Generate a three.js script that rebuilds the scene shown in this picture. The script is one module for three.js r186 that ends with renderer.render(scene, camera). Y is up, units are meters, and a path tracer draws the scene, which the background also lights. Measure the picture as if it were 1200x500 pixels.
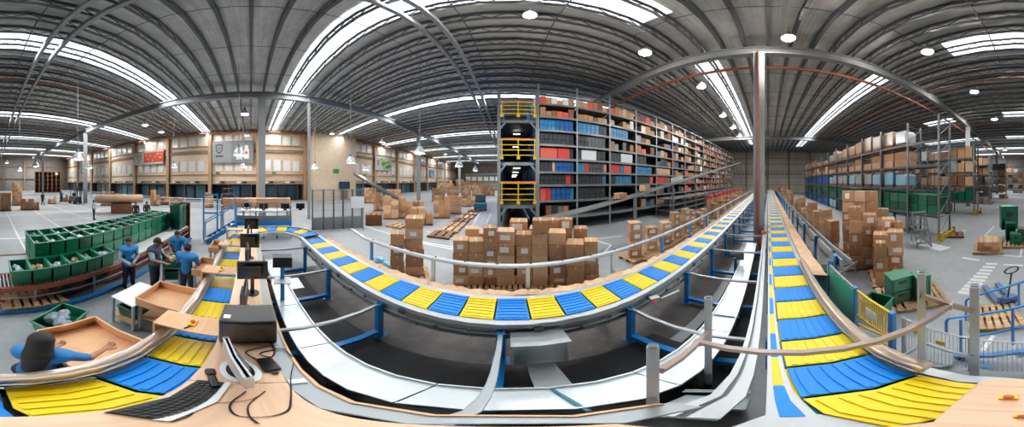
import * as THREE from 'three';
import { mergeGeometries } from 'three/addons/utils/BufferGeometryUtils.js';
import { RoundedBoxGeometry } from 'three/addons/geometries/RoundedBoxGeometry.js';
import { MarchingCubes } from 'three/addons/objects/MarchingCubes.js';
import { RectAreaLightUniformsLib } from 'three/addons/lights/RectAreaLightUniformsLib.js';
import { FontLoader } from 'three/addons/loaders/FontLoader.js';
import { TextGeometry } from 'three/addons/geometries/TextGeometry.js';

// ───────────────────────── camera, lights of the hall, exposure ─────────────────────────
const EYE = 3.3, FOCAL = 450, HORIZON = 212;              // eye height (m), focal length and horizon row (1200 x 500 frame)
const scene = new THREE.Scene();
const camera = new THREE.PerspectiveCamera(2 * Math.atan(250 / FOCAL) * 180 / Math.PI, 1200 / 500, 0.05, 900);
camera.position.set(0, EYE, 0);
camera.lookAt(0, EYE, -1);
camera.setViewOffset(1200, 500, 0, 250 - HORIZON, 1200, 500);
const renderer = new THREE.WebGLRenderer();
renderer.toneMapping = THREE.LinearToneMapping;
renderer.toneMappingExposure = 1.06;
renderer.shadowMap.enabled = true;
RectAreaLightUniformsLib.init();
scene.background = new THREE.Color(0x000000);
const SKYLIGHT = 6;                                      // radiance of the translucent roof sheets
const SKYTINT = new THREE.Color(0.95, 1.0, 1.04);
const ROOF = 12.0;

// ───────────────────────── the site plan ─────────────────────────
// The photograph is a full-turn panorama. The hall is drawn on a straight site plan (x along the conveyors,
// -z across the conveyors, y up, metres) and built unrolled: the bearing round the operators' platform becomes the
// distance across, the distance from it the distance away. Heights stay true, floors and tables stay level.
const TURN = 193, BEAR0 = 597;
function unroll(x, y, z, th0, out) {
  const r = Math.hypot(x, z) || 1e-6;
  let th = Math.atan2(x, -z);
  while (th - th0 > Math.PI) th -= 2 * Math.PI;
  while (th - th0 < -Math.PI) th += 2 * Math.PI;
  const h = EYE - y, ph = Math.atan2(h, r);
  const D = FOCAL / TURN * (Math.abs(ph) < 1e-5 ? r : h / ph);
  out[0] = (BEAR0 - 600 + TURN * th) / FOCAL * D; out[1] = y; out[2] = -D;
  return out;
}
const bear = px => (px - BEAR0) / TURN;
const rp = (px, r, y = 0) => [r * Math.sin(bear(px)), y, -r * Math.cos(bear(px))];                      // bearing, distance, height
const sp = (px, py, y = 0) => rp(px, (EYE - y) / Math.tan((py - HORIZON) / TURN), y);                   // where a line of sight meets height y
const yAt = (py, r) => EYE - r * Math.tan((py - HORIZON) / TURN);
const facing = p => -Math.atan2(p[0], -p[2]);                                                          // turn that faces the platform

let seed = 20240611;
const rnd = () => { seed = (seed * 1664525 + 1013904223) >>> 0; return seed / 4294967296; };
const rr = (a, b) => a + (b - a) * rnd();
const pick = a => a[Math.floor(rnd() * a.length) % a.length];
const ORD = ['first', 'second', 'third', 'fourth', 'fifth', 'sixth', 'seventh', 'eighth', 'ninth', 'tenth', 'eleventh', 'twelfth', 'thirteenth', 'fourteenth', 'fifteenth', 'sixteenth', 'seventeenth', 'eighteenth', 'nineteenth', 'twentieth'];
const ord = i => ORD[i] || (i < 29 ? 'twenty-' + ORD[i - 20] : i === 29 ? 'thirtieth' : i < 39 ? 'thirty-' + ORD[i - 30] : i === 39 ? 'fortieth' : 'forty-' + ORD[i - 40]);

// ───────────────────────── geometry helpers (site or thing coordinates) ─────────────────────────
const T3 = new THREE.Matrix4(), V = (a) => new THREE.Vector3(...a);
function clean(g) {
  const n = g.index ? g.toNonIndexed() : g;
  for (const k of Object.keys(n.attributes)) if (!['position', 'normal', 'uv'].includes(k)) n.deleteAttribute(k);
  if (!n.attributes.normal) n.computeVertexNormals();
  if (!n.attributes.uv) n.setAttribute('uv', new THREE.BufferAttribute(new Float32Array(n.attributes.position.count * 2), 2));
  return n;
}
function place(g, x, y, z, ry = 0, rx = 0, rz = 0) {
  if (rz) g.rotateZ(rz); if (rx) g.rotateX(rx); if (ry) g.rotateY(ry);
  return g.translate(x, y, z);
}
const bx = (w, h, d, x = 0, y = 0, z = 0, ry = 0, rx = 0, rz = 0) => place(new THREE.BoxGeometry(w, h, d), x, y + h / 2, z, ry, rx, rz);
const cb = (w, h, d, x = 0, y = 0, z = 0, c = 0.01, ry = 0, rx = 0, rz = 0) => place(new RoundedBoxGeometry(w, h, d, 1, c), x, y + h / 2, z, ry, rx, rz);
const span = (x0, x1, y0, y1, z0, z1) => bx(Math.abs(x1 - x0), Math.abs(y1 - y0), Math.abs(z1 - z0), (x0 + x1) / 2, Math.min(y0, y1), (z0 + z1) / 2);
function along(g, p, q) {                                                                              // +y axis of g laid from p to q
  const a = V(p), d = V(q).sub(a), l = d.length();
  g.translate(0, l / 2, 0);
  g.applyQuaternion(new THREE.Quaternion().setFromUnitVectors(new THREE.Vector3(0, 1, 0), d.normalize()));
  return g.translate(a.x, a.y, a.z);
}
const dist = (p, q) => V(p).distanceTo(V(q));
const rod = (p, q, r, n = 6, r2 = r) => along(new THREE.CylinderGeometry(r2, r, dist(p, q), n, 1), p, q);
const rods = (pts, r, n = 6) => pts.slice(1).map((q, i) => rod(pts[i], q, r, n));
function beam(p, q, w, h) {                                                                            // box section: w level, h upright
  const a = V(p), d = V(q).sub(a), l = d.length(); d.normalize();
  let s = new THREE.Vector3(0, 1, 0).cross(d); if (s.length() < 1e-3) s.set(1, 0, 0); s.normalize();
  const u = d.clone().cross(s);
  const g = new THREE.BoxGeometry(w, h, l).translate(0, 0, l / 2);
  g.applyMatrix4(new THREE.Matrix4().makeBasis(s, u, d));
  return g.translate(a.x, a.y, a.z);
}
const hose = (pts, r, seg = 24, n = 6) => new THREE.TubeGeometry(new THREE.CatmullRomCurve3(pts.map(V)), seg, r, n);
const lathe = (pts, n = 16) => new THREE.LatheGeometry(pts.map(p => new THREE.Vector2(...p)), n);
const ball = (r, x, y, z, sx = 1, sy = 1, sz = 1, n = 10) => new THREE.SphereGeometry(r, n, Math.max(5, n - 3)).scale(sx, sy, sz).translate(x, y, z);
const disc = (r, h, x, y, z, n = 14) => new THREE.CylinderGeometry(r, r, h, n).translate(x, y + h / 2, z);
function extr(pts, depth, bevel = 0) {
  const s = new THREE.Shape(pts.map(p => new THREE.Vector2(...p)));
  return new THREE.ExtrudeGeometry(s, { depth, bevelEnabled: bevel > 0, bevelSize: bevel, bevelThickness: bevel, bevelSegments: 1, curveSegments: 6 });
}

// ───────────────────────── unrolling a finished geometry ─────────────────────────
const METRIC = new WeakSet(), CTX = new WeakMap();
function bake(geos, M, base, th0, mat, loose) {
  geos = (Array.isArray(geos) ? geos : [geos]).map(clean);
  const g = geos.length > 1 ? mergeGeometries(geos) : geos[0];
  const P = g.attributes.position, N = g.attributes.normal, U = g.attributes.uv;
  const nm = new THREE.Matrix3().getNormalMatrix(M), v = new THREE.Vector3(), n = new THREE.Vector3();
  const metric = METRIC.has(mat), out = [], lim = loose || 0.16;
  const vert = i => {
    v.fromBufferAttribute(P, i); n.fromBufferAttribute(N, i);
    let u = U.getX(i), w = U.getY(i);
    if (metric) {
      const ax = Math.abs(n.x), ay = Math.abs(n.y), az = Math.abs(n.z);
      if (ay >= ax && ay >= az) { u = v.x; w = v.z; } else if (ax >= az) { u = v.z; w = v.y; } else { u = v.x; w = v.y; }
    }
    v.applyMatrix4(M); n.applyMatrix3(nm).normalize();
    return [v.x, v.y, v.z, n.x, n.y, n.z, u, w];
  };
  const len = (a, b) => {
    const dx = a[0] - b[0], dy = a[1] - b[1], dz = a[2] - b[2];
    const l = Math.sqrt(dx * dx + dy * dy + dz * dz);
    const r = Math.hypot((a[0] + b[0]) / 2, (a[1] + b[1]) / 2 - EYE, (a[2] + b[2]) / 2);
    return l / Math.max(0.04, lim * r);
  };
  const mid = (a, b) => a.map((x, i) => (x + b[i]) / 2);
  const stack = [];
  for (let i = 0; i < P.count; i += 3) {
    stack.push([vert(i), vert(i + 1), vert(i + 2), 0]);
    while (stack.length) {
      const [a, b, c, k] = stack.pop();
      const ab = len(a, b), bc = len(b, c), ca = len(c, a), m = Math.max(ab, bc, ca);
      if (m <= 1 || k > 14) { out.push(a, b, c); continue; }
      if (m === ab) { const d = mid(a, b); stack.push([a, d, c, k + 1], [d, b, c, k + 1]); }
      else if (m === bc) { const d = mid(b, c); stack.push([a, b, d, k + 1], [a, d, c, k + 1]); }
      else { const d = mid(c, a); stack.push([a, b, d, k + 1], [d, b, c, k + 1]); }
    }
  }
  const p = new Float32Array(out.length * 3), q = new Float32Array(out.length * 3), uv = new Float32Array(out.length * 2);
  const o = [0, 0, 0], ox = [0, 0, 0], oy = [0, 0, 0], oz = [0, 0, 0];
  const e = 1e-3, X = new THREE.Vector3(), Y = new THREE.Vector3(), Z = new THREE.Vector3(), R = new THREE.Vector3();
  out.forEach((w, i) => {
    unroll(w[0], w[1], w[2], th0, o);
    unroll(w[0] + e, w[1], w[2], th0, ox); unroll(w[0], w[1] + e, w[2], th0, oy); unroll(w[0], w[1], w[2] + e, th0, oz);
    X.set(ox[0] - o[0], ox[1] - o[1], ox[2] - o[2]); Y.set(oy[0] - o[0], oy[1] - o[1], oy[2] - o[2]); Z.set(oz[0] - o[0], oz[1] - o[1], oz[2] - o[2]);
    // cofactor matrix times normal
    R.set(0, 0, 0);
    R.addScaledVector(Y.clone().cross(Z), w[3]); R.addScaledVector(Z.clone().cross(X), w[4]); R.addScaledVector(X.clone().cross(Y), w[5]);
    R.normalize();
    p[i * 3] = o[0] - base[0]; p[i * 3 + 1] = o[1] - base[1]; p[i * 3 + 2] = o[2] - base[2];
    q[i * 3] = R.x; q[i * 3 + 1] = R.y; q[i * 3 + 2] = R.z;
    uv[i * 2] = w[6]; uv[i * 2 + 1] = w[7];
  });
  const r = new THREE.BufferGeometry();
  r.setAttribute('position', new THREE.BufferAttribute(p, 3));
  r.setAttribute('normal', new THREE.BufferAttribute(q, 3));
  r.setAttribute('uv', new THREE.BufferAttribute(uv, 2));
  return r;
}

// ───────────────────────── things, parts ─────────────────────────
const USED = new Map();
function numbered(name) {
  const k = USED.get(name) || 0; USED.set(name, k + 1);
  return k ? name + '_' + String(k).padStart(3, '0') : name;
}
function note(o, label, category, group, kind) {
  if (label) o.userData.label = label;
  if (category) o.userData.category = category;
  if (group) o.userData.group = group;
  if (kind) o.userData.kind = kind;
  return o;
}
function frame(pos, turn, th0) {
  const M = new THREE.Matrix4().makeRotationY(turn).setPosition(...pos);
  const t = th0 === undefined ? Math.atan2(pos[0], -pos[2]) : th0;
  return { M, th0: t, base: unroll(pos[0], pos[1], pos[2], t, [0, 0, 0]) };
}
function thing(name, label, category, pos = [0, 0, 0], turn = 0, group, th0, kind) {
  const o = new THREE.Group(), c = frame(pos, turn, th0);
  o.name = numbered(name); o.position.set(...c.base); CTX.set(o, c);
  note(o, label, category, group, kind); scene.add(o);
  return o;
}
function part(parent, name, geos, mat, label, opt = {}) {
  const c = CTX.get(parent), th0 = opt.th0 === undefined ? c.th0 : opt.th0;
  const m = new THREE.Mesh(bake(geos, c.M, c.base, th0, mat, opt.loose), mat);
  m.name = name; m.castShadow = m.receiveShadow = true;
  if (label) m.userData.label = label;
  if (opt.kind) m.userData.kind = opt.kind;
  CTX.set(m, c); parent.add(m);
  return m;
}
function solo(name, label, category, pos, turn, geos, mat, group, th0, kind) {                        // a thing that is one mesh
  const c = frame(pos, turn, th0);
  const m = new THREE.Mesh(bake(geos, c.M, c.base, c.th0, mat), mat);
  m.name = numbered(name); m.position.set(...c.base); m.castShadow = m.receiveShadow = true;
  CTX.set(m, c); note(m, label, category, group, kind); scene.add(m);
  return m;
}

// ───────────────────────── materials ─────────────────────────
function noiseTex(size, base, layers, seed0 = 1) {
  let s = seed0 * 7919 + 17; const rn = () => { s = (s * 1664525 + 1013904223) >>> 0; return s / 4294967296; };
  const acc = new Float32Array(size * size);
  for (const [nx, ny, amp] of layers) {
    const gr = new Float32Array(nx * ny).map(() => rn() * 2 - 1);
    for (let y = 0; y < size; y++) for (let x = 0; x < size; x++) {
      const fx = x / size * nx, fy = y / size * ny, ix = Math.floor(fx), iy = Math.floor(fy);
      let tx = fx - ix, ty = fy - iy; tx = tx * tx * (3 - 2 * tx); ty = ty * ty * (3 - 2 * ty);
      const g = (i, j) => gr[((j % ny) * nx) + (i % nx)];
      acc[y * size + x] += amp * ((g(ix, iy) * (1 - tx) + g(ix + 1, iy) * tx) * (1 - ty) + (g(ix, iy + 1) * (1 - tx) + g(ix + 1, iy + 1) * tx) * ty);
    }
  }
  const d = new Uint8Array(size * size * 4);
  for (let i = 0; i < size * size; i++) for (let k = 0; k < 4; k++) d[i * 4 + k] = k === 3 ? 255 : Math.max(0, Math.min(255, base[k] * (1 + acc[i])));
  const t = new THREE.DataTexture(d, size, size);
  t.colorSpace = THREE.SRGBColorSpace; t.magFilter = THREE.LinearFilter; t.minFilter = THREE.LinearFilter;
  t.wrapS = t.wrapT = THREE.RepeatWrapping; t.needsUpdate = true;
  return t;
}
function canvasTex(w, h, draw) {
  const c = document.createElement('canvas'); c.width = w; c.height = h;
  draw(c.getContext('2d'), w, h);
  const t = new THREE.CanvasTexture(c); t.colorSpace = THREE.SRGBColorSpace;
  return t;
}
const std = (color, roughness = 0.7, metalness = 0, more = {}) => new THREE.MeshStandardMaterial({ color, roughness, metalness, ...more });
function textured(tex, rep, roughness = 0.8, metalness = 0) {
  tex.repeat.set(rep[0], rep[1]);
  const m = new THREE.MeshStandardMaterial({ map: tex, roughness, metalness });
  METRIC.add(m); return m;
}
const M = {
  concrete: textured(noiseTex(512, [150, 154, 157], [[6, 6, .05], [40, 40, .03], [160, 160, .03]], 2), [.12, .12], .55),
  deck: textured(noiseTex(256, [205, 203, 198], [[5, 5, .06], [30, 30, .04], [4, 128, .07]], 3), [.15, .15], .8),
  joist: std(0x55575a, .6, .3), girder: std(0x949698, .6), pipe: std(0xa0583e, .6),
  wall: textured(noiseTex(256, [222, 198, 172], [[4, 4, .04], [30, 30, .03]], 4), [.1, .1], .85),
  wallBand: std(0xa2876c, .85), pilaster: std(0xb89878, .8), pane: std(0xe6e4de, .3), ledge: std(0x8c7660, .8),
  wallGrey: textured(noiseTex(256, [150, 142, 134], [[4, 4, .05], [30, 30, .04]], 5), [.1, .1], .85),
  cream: textured(noiseTex(256, [224, 212, 194], [[4, 4, .04], [30, 30, .03]], 6), [.1, .1], .85),
  glassBlue: std(0x24445a, .2), dockA: std(0x3f6a7e, .3), dockB: std(0x2f4f62, .3), truckBlue: std(0x0f4f8c, .5), dark: std(0x1c1f22, .5), black: std(0x0c0d0f, .45), rubber: std(0x101214, .8),
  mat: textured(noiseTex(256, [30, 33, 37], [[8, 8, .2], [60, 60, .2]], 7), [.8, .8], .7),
  paint: std(0xdfe2e2, .7), yellow: std(0xf2cf12, .5), yellowSteel: std(0xd9b41e, .5), blueTray: std(0x0086e0, .6), yellowTray: std(0xf0d114, .5), teal: std(0x1a6f86, .5),
  blueSteel: std(0x0880c8, .45), bluePale: std(0x4aa0d8, .45), lightBlue: std(0x8fc4d8, .6),
  alu: std(0xc8cccf, .4, .3), alu2: std(0xa4a9ac, .42, .3), galv: std(0x8a8f92, .5, .5), steelTube: std(0xb39c88, .3, .55), railBrown: std(0xa08c80, .4, .3),
  white: std(0xe6e8e8, .45), whiteSheet: std(0xdfe6e8, .3, .25), greyBox: std(0xaab0b2, .45, .3), greyDark: std(0x55595c, .5, .3),
  carton: ['#c79b74', '#b0835e', '#d6ae8a', '#bb8f69'].map((c, i) => { const k = new THREE.Color(c), t = noiseTex(128, [k.r, k.g, k.b].map(v => 255 * Math.pow(v, 1 / 2.2)), [[4, 4, .04], [40, 40, .04]], 10 + i); return textured(t, [.9, .9], .85); }),
  tape: std(0xd2ac7c, .4), label: std(0xeae8e2, .7),
  kraft: textured(noiseTex(256, [221, 182, 146], [[5, 5, .06], [22, 22, .05], [80, 80, .03]], 20), [.7, .7], .85),
  desk: textured(noiseTex(512, [226, 186, 152], [[5, 5, .03], [3, 90, .04], [12, 240, .03]], 21), [.5, .5], .5),
  wood: textured(noiseTex(512, [224, 176, 132], [[4, 4, .035], [3, 70, .025], [10, 200, .02]], 22), [.7, .7], .6),
  pallet: textured(noiseTex(256, [196, 158, 118], [[4, 4, .1], [3, 60, .12]], 23), [.8, .8], .9),
  palletDark: textured(noiseTex(256, [140, 96, 70], [[4, 4, .1], [3, 60, .12]], 24), [.8, .8], .9),
  green: std(0x0d7a56, .45), greenDark: std(0x0b5a44, .5), greenMesh: std(0x35a583, .5), redFrame: std(0x9a4a30, .55), red: std(0xd23b3a, .5), coral: std(0xe0604f, .6), orange: std(0xd8743a, .6),
  blueTote: std(0x1d5fa6, .5), darkTote: std(0x34383c, .6), tealTote: std(0x2a86b8, .5), wrap: std(0xb9bdbd, .25), wrapBrown: std(0xb89878, .3), bag: std(0xc2ccd2, .3), bagDark: std(0x87939b, .3),
  skin: std(0xa8704f, .6), skin2: std(0xb98260, .6), hair: std(0x0b0908, .75), vest: std(0x1f7cc0, .7), shirt: std(0x9fb3bd, .8), jeans: std(0x232a38, .85), shoe: std(0x1a1a1c, .6), tattoo: std(0x7a3c34, .8), denim: std(0x39465a, .85),
  floorShade: textured(noiseTex(256, [84, 80, 77], [[8, 8, .12], [60, 60, .1]], 27), [.8, .8], .6),
  lampShade: std(0xd9dcda, .35, .3),
  skylight: new THREE.MeshStandardMaterial({ color: 0xf4f7f8, roughness: .6, emissive: SKYTINT, emissiveIntensity: 1.5 }),
  lampGlow: new THREE.MeshStandardMaterial({ color: 0xffffff, emissive: 0xfff6e6, emissiveIntensity: 6 }),
  screenGlow: new THREE.MeshStandardMaterial({ color: 0x1a4a66, emissive: 0x2f86b8, emissiveIntensity: .35, roughness: .3 }),
  green2: std(0x128a3e, .5),
};
function rectLight(c, dir, w, h, L, up = new THREE.Vector3(0, 1, 0)) {                                 // light that shines against 'up'; width w runs along dir
  const l = new THREE.RectAreaLight(SKYTINT, L, w, h);
  const x = dir.clone().normalize(), z = up.clone(), y = z.clone().cross(x).normalize();
  x.copy(y).cross(z).normalize();
  l.quaternion.setFromRotationMatrix(new THREE.Matrix4().makeBasis(x, y, z));
  l.position.copy(c); l.name = numbered('skylight_light'); scene.add(l);
  return l;
}

// ───────────────────────── the hall: floor, roof, walls ─────────────────────────
const A0 = -27, A1 = 46, BL = -55, BR = 80;                // end walls along x, side walls across (b = -z)
function polar(y, r0, r1, thA, thB, up) {                                                              // level sheet round the platform, in site metres
  const rs = []; for (let r = r0; r < r1; r = Math.max(r * 1.13, r + .15)) rs.push(r); rs.push(r1);
  const n = Math.ceil((thB - thA) / 0.07), pos = [], uv = [], idx = [], th = [];
  const o = [0, 0, 0];
  rs.forEach(r => { for (let i = 0; i <= n; i++) { const t = thA + (thB - thA) * i / n, x = r * Math.sin(t), z = -r * Math.cos(t); unroll(x, y, z, t, o); pos.push(...o); uv.push(x, z); } });
  for (let j = 0; j < rs.length - 1; j++) for (let i = 0; i < n; i++) {
    const a = j * (n + 1) + i, b = a + 1, c = a + n + 1, d = c + 1;
    up ? idx.push(a, b, c, b, d, c) : idx.push(a, c, b, b, c, d);
  }
  const g = new THREE.BufferGeometry();
  g.setAttribute('position', new THREE.Float32BufferAttribute(pos, 3)); g.setAttribute('uv', new THREE.Float32BufferAttribute(uv, 2));
  g.setIndex(idx); g.computeVertexNormals();
  return g;
}
function rawMesh(name, g, mat, parent) { const m = new THREE.Mesh(g, mat); m.name = name; m.castShadow = m.receiveShadow = true; parent.add(m); return m; }
const SPAN = Math.PI + .55;
const floor = thing('floor', 'pale grey polished concrete warehouse floor', 'floor', [0, 0, -2], 0, null, 0, 'structure');
floor.position.set(0, 0, 0); Object.assign(CTX.get(floor), { base: [0, 0, 0], M: new THREE.Matrix4() });
rawMesh('slab', polar(0, .02, 140, -SPAN, SPAN, true), M.concrete, floor);
{ const g = new THREE.BoxGeometry(560, .3, 380).translate(0, -.17, -176); rawMesh('subfloor', g, M.concrete, floor); }
const ceiling = thing('ceiling', 'grey sheet metal roof on rows of open web steel joists', 'ceiling', [0, ROOF, -2], 0, null, 0, 'structure');
ceiling.position.set(0, 0, 0); Object.assign(CTX.get(ceiling), { base: [0, 0, 0], M: new THREE.Matrix4() });
rawMesh('roof_deck', polar(ROOF, .02, 140, -SPAN, SPAN, false), M.deck, ceiling);
rawMesh('roof_slab', new THREE.BoxGeometry(560, .3, 380).translate(0, ROOF + .22, -176), M.deck, ceiling);
// outer shell that closes the building all round
for (const [n, w, d, x, z] of [['wall_rear', 560, .4, 0, 14], ['wall_far', 560, .4, 0, -366], ['wall_outer_left', .4, 380, -280, -176], ['wall_outer_right', .4, 380, 280, -176]]) {
  const m = rawMesh(n, new THREE.BoxGeometry(w, ROOF + .2, d).translate(x, (ROOF + .2) / 2, z), M.cream, scene);
  note(m, 'plain cream outer wall of the warehouse hall', 'wall', null, 'structure');
}

// joists run along x; each spans both sides of the platform
const sides = b => b > 0 ? [[A0, A1, 0]] : [[A0, 2.5, -2], [-2.5, A1, 2]];
function joist(b) {
  for (const [x0, x1, th0] of sides(b)) {
    const g = [beam([x0, 11.93, -b], [x1, 11.93, -b], .13, .08), beam([x0, 11.4, -b], [x1, 11.4, -b], .13, .07)], w = [];
    const lim = Math.abs(b) > 34 ? 2.4 : 1.2;
    let k = 0;
    for (let x = Math.ceil(x0); x < x1 - lim / 2; x += lim / 2, k++) w.push(rod([x, k % 2 ? 11.9 : 11.42, -b], [x + lim / 2, k % 2 ? 11.42 : 11.9, -b], .026, 3));
    const j = part(ceiling, 'roof_joist', g, M.joist, null, { th0, loose: .2 });
    part(j, 'web', w, M.joist, null, { th0, loose: .6 });
  }
}
for (let b = -52.5; b < 76; b += (Math.abs(b) < 22 ? 1.05 : Math.abs(b) < 34 ? 1.5 : 3)) joist(b + .02);
// bridging and main girders run across (along z)
const crossSpan = a => a > 0 ? [[-54, 78, 1.57]] : [[-54, 78, -1.57]];
for (let a = A0 + 1.5; a < A1; a += 3) {
  if (Math.abs(a) < .8) continue;
  for (const [b0, b1, th0] of crossSpan(a)) part(ceiling, 'bridging', [rod([a, 11.36, -b0], [a, 11.36, -b1], .022, 4)], M.joist, null, { th0, loose: .2 });
}
for (const a of [-13.3, 7.6, 28.3, -2.3]) for (const [b0, b1, th0] of crossSpan(a)) {
  const small = a === -2.3;
  const gd = small ? [beam([a, 11.15, -b0], [a, 11.15, -b1], .16, .32), beam([a - .7, 11.15, -b0], [a - .7, 11.15, -b1], .16, .32)]
    : [beam([a, 11.24, -b0], [a, 11.24, -b1], .34, .06), beam([a, 10.66, -b0], [a, 10.66, -b1], .34, .06), beam([a, 10.95, -b0], [a, 10.95, -b1], .08, .6)];
  part(ceiling, 'main_girder', gd, M.girder, null, { th0 });
}
// sprinkler mains
for (const [a, y] of [[8.6, 10.4], [-25.6, 11.2]]) for (const [b0, b1, th0] of crossSpan(a))
  part(ceiling, 'sprinkler_pipe', [rod([a, y, -b0], [a, y, -b1], .1, 8)], M.pipe, null, { th0 });
for (const b of [-22.5, -11, 22, 38]) for (const [x0, x1, th0] of sides(b)) part(ceiling, 'sprinkler_pipe', [rod([x0, 11.2, -b], [x1, 11.2, -b], .07, 6)], M.pipe, null, { th0 });

// translucent roof sheets: strips along x, each strip lights the hall
const strips = [[3.75, 1.7, A0, 4.4], [3.75, 1.7, 9.2, 38], [15.2, 1.3, A0, 34], [28.4, 1.6, A0, 20], [40.3, 2, A0, 20], [55, 2.4, A0, 20], [68, 2.4, A0, 20],
  [-7.5, 1.5, A0, 3.9], [-7.5, 1.5, 8.9, 40], [-20, 1.7, A0, 2.9], [-20, 1.7, 9.6, 14], [-31.6, 2, A0, 4], [-31.6, 2, 9.5, 22], [-43, 2.2, A0, 34], [-52, 2.2, A0, 34]];
const oo = [0, 0, 0], pv = (x, y, z, t) => new THREE.Vector3(...unroll(x, y, z, t, oo));
for (const [b, w, x0, x1] of strips) for (const [s0, s1, th0] of sides(b)) {
  const a0 = Math.max(x0, s0), a1 = Math.min(x1, s1); if (a1 - a0 < 1) continue;
  part(ceiling, 'skylight_sheet', [span(a0, a1, 11.955, 11.985, -b - w / 2, -b + w / 2)], M.skylight, null, { th0 });
  // one area light per stretch of the strip, of the strip's own width
  const n = Math.max(2, Math.round((a1 - a0) / (5 + Math.abs(b) * .25)));
  for (let i = 0; i < n; i++) {
    const xa = a0 + (a1 - a0) * i / n, xb = a0 + (a1 - a0) * (i + 1) / n, xm = (xa + xb) / 2;
    const p = pv(xa, 11.3, -b, th0), q = pv(xb, 11.3, -b, th0), m = pv(xm, 11.3, -b, th0);
    const e0 = pv(xm, 11.3, -b - w / 2, th0), e1 = pv(xm, 11.3, -b + w / 2, th0);
    const d = q.clone().sub(p), s = d.clone().normalize(), ac = e1.clone().sub(e0); ac.addScaledVector(s, -ac.dot(s));
    rectLight(m, d, d.length() * .98, Math.max(.6, ac.length()), SKYLIGHT);
  }
}
// unseen roof sheets added over and behind the platform to light the foreground
for (const [z, w] of [[-6.5, 1.8], [4, 2.4]]) {
  rawMesh('skylight_sheet', new THREE.BoxGeometry(60, .03, w).translate(0, ROOF + .03, z), M.skylight, ceiling);
  for (const x of [-20, 0, 20]) rectLight(new THREE.Vector3(x, ROOF - .02, z), new THREE.Vector3(1, 0, 0), 19.6, w, SKYLIGHT);
}

// columns
const column = (a, b, w, label, h = 10.66) => {
  const c = thing('steel_column', label, 'column', [a, 0, -b], facing([a, 0, -b]));
  part(c, 'shaft', [bx(w, h, .04, 0, 0, -w / 2), bx(w, h, .04, 0, 0, w / 2), bx(.05, h, w, 0, 0, 0)], M.girder);
  part(c, 'base_plate', [bx(w * 1.8, .04, w * 1.8)], M.girder);
  return c;
};
{ const c = column(7.6, .42, .5, 'grey steel column with red drain pipe standing between the two conveyors');
  part(c, 'drain_pipe', [rod([-.02, 0, .32], [-.02, 10.6, .32], .045, 10)], M.pipe, 'red brown drain pipe'); }
column(-13.3, .9, .55, 'grey steel column behind the platform monitors, left of the tan block');
column(-13.3, -20.9, .6, 'grey steel column beside the parked forklift in the far left aisle');
column(-13.3, 21.6, .6, 'grey steel column beyond the carton pallets, left of the tall rack');
column(7.6, -20.3, .6, 'grey steel column at the end of the second pallet rack');
column(28.3, 1.3, .5, 'thin grey steel column far down between the conveyors');
column(-13.3, -41.6, .6, 'far grey steel column in front of the brown wooden shelving');
column(7.6, -41, .6, 'far grey column among the pallet racks near the right edge');
column(-13.3, 42.5, .6, 'far grey column left of the yellow tower');
solo('vent_pole', 'slim grey pole rising in front of the tan block', 'pole', [-13.3, 0, -4.9], 0, [bx(.2, 11, .2)], M.girder);

// back wall with its two rows of windows, ledges, pilasters, dock strip
const wb = thing('wall_back', 'beige panelled office wall with two rows of white windows', 'wall', [A0, 0, 0], 0, null, -1.57, 'structure');
const WB = (b0, b1, y0, y1, d0, d1) => span(d0, d1, y0, y1, -b0, -b1);                                 // in wall coordinates: x proud of the wall
part(wb, 'wall_panel', [WB(-58, 80, 2.9, ROOF, -.3, 0)], M.wall);
part(wb, 'wall_panel', [WB(-58, 80, 0, 2.9, -1.2, -.8)], M.glassBlue, 'dark blue glazed dock strip');
for (const [y, h, m] of [[8.05, .5, M.ledge], [2.75, .55, M.wallBand], [11.4, .35, M.pilaster], [4.35, .12, M.wallBand], [9.2, .08, M.wallBand]]) part(wb, 'ledge', [WB(-58, 80, y, y + h, -.02, .2)], m);
const pil = []; for (let b = -55; b < 78; b += 8) pil.push(b + .2);
for (const b of pil) {
  part(wb, 'pilaster', [WB(b - .28, b + .28, 0, 11.8, -.9, .34)], M.pilaster);
  for (let k = 0; k < 4; k++) {
    const c = b + 1.55 + k * 1.63;
    if (c > 9 && c < 19) continue;
    for (const [y0, y1] of [[9.45, 11], [4.95, 6.8]]) part(wb, 'window_pane', [WB(c - .58, c + .58, y0, y1, -.02, .05)], M.pane);
  }
  for (const c of [b + 2.2, b + 5.8]) {
    part(wb, 'dock_number', [WB(c - .3, c + .3, 2.95, 3.25, .2, .24)], M.dark, 'black dock number plate');
    part(wb, 'dock_label', [WB(c - 1.3, c - .6, 2.95, 3.22, .2, .24)], M.label, 'white dock label plate');
  }
  for (const c of [b + 2.2, b + 4.1, b + 6]) part(wb, 'dock_door', [WB(c - .75, c + .75, .1, 2.5, -.8, -.72)], [M.dockA, M.dockB, M.glassBlue][Math.abs(Math.round(c)) % 3], 'blue tinted dock door');
  for (const c of [b + 3.1, b + 6.9]) part(wb, 'door_mullion', [WB(c - .08, c + .08, 0, 2.9, -.8, -.6)], M.ledge);
}
for (let b = -52; b < 70; b += 9.3) if (Math.abs(b - 14) > 6) part(wb, 'exit_sign', [WB(b - .3, b + .3, 4.45, 4.8, .02, .1)], M.green2, 'small green exit sign');
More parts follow.
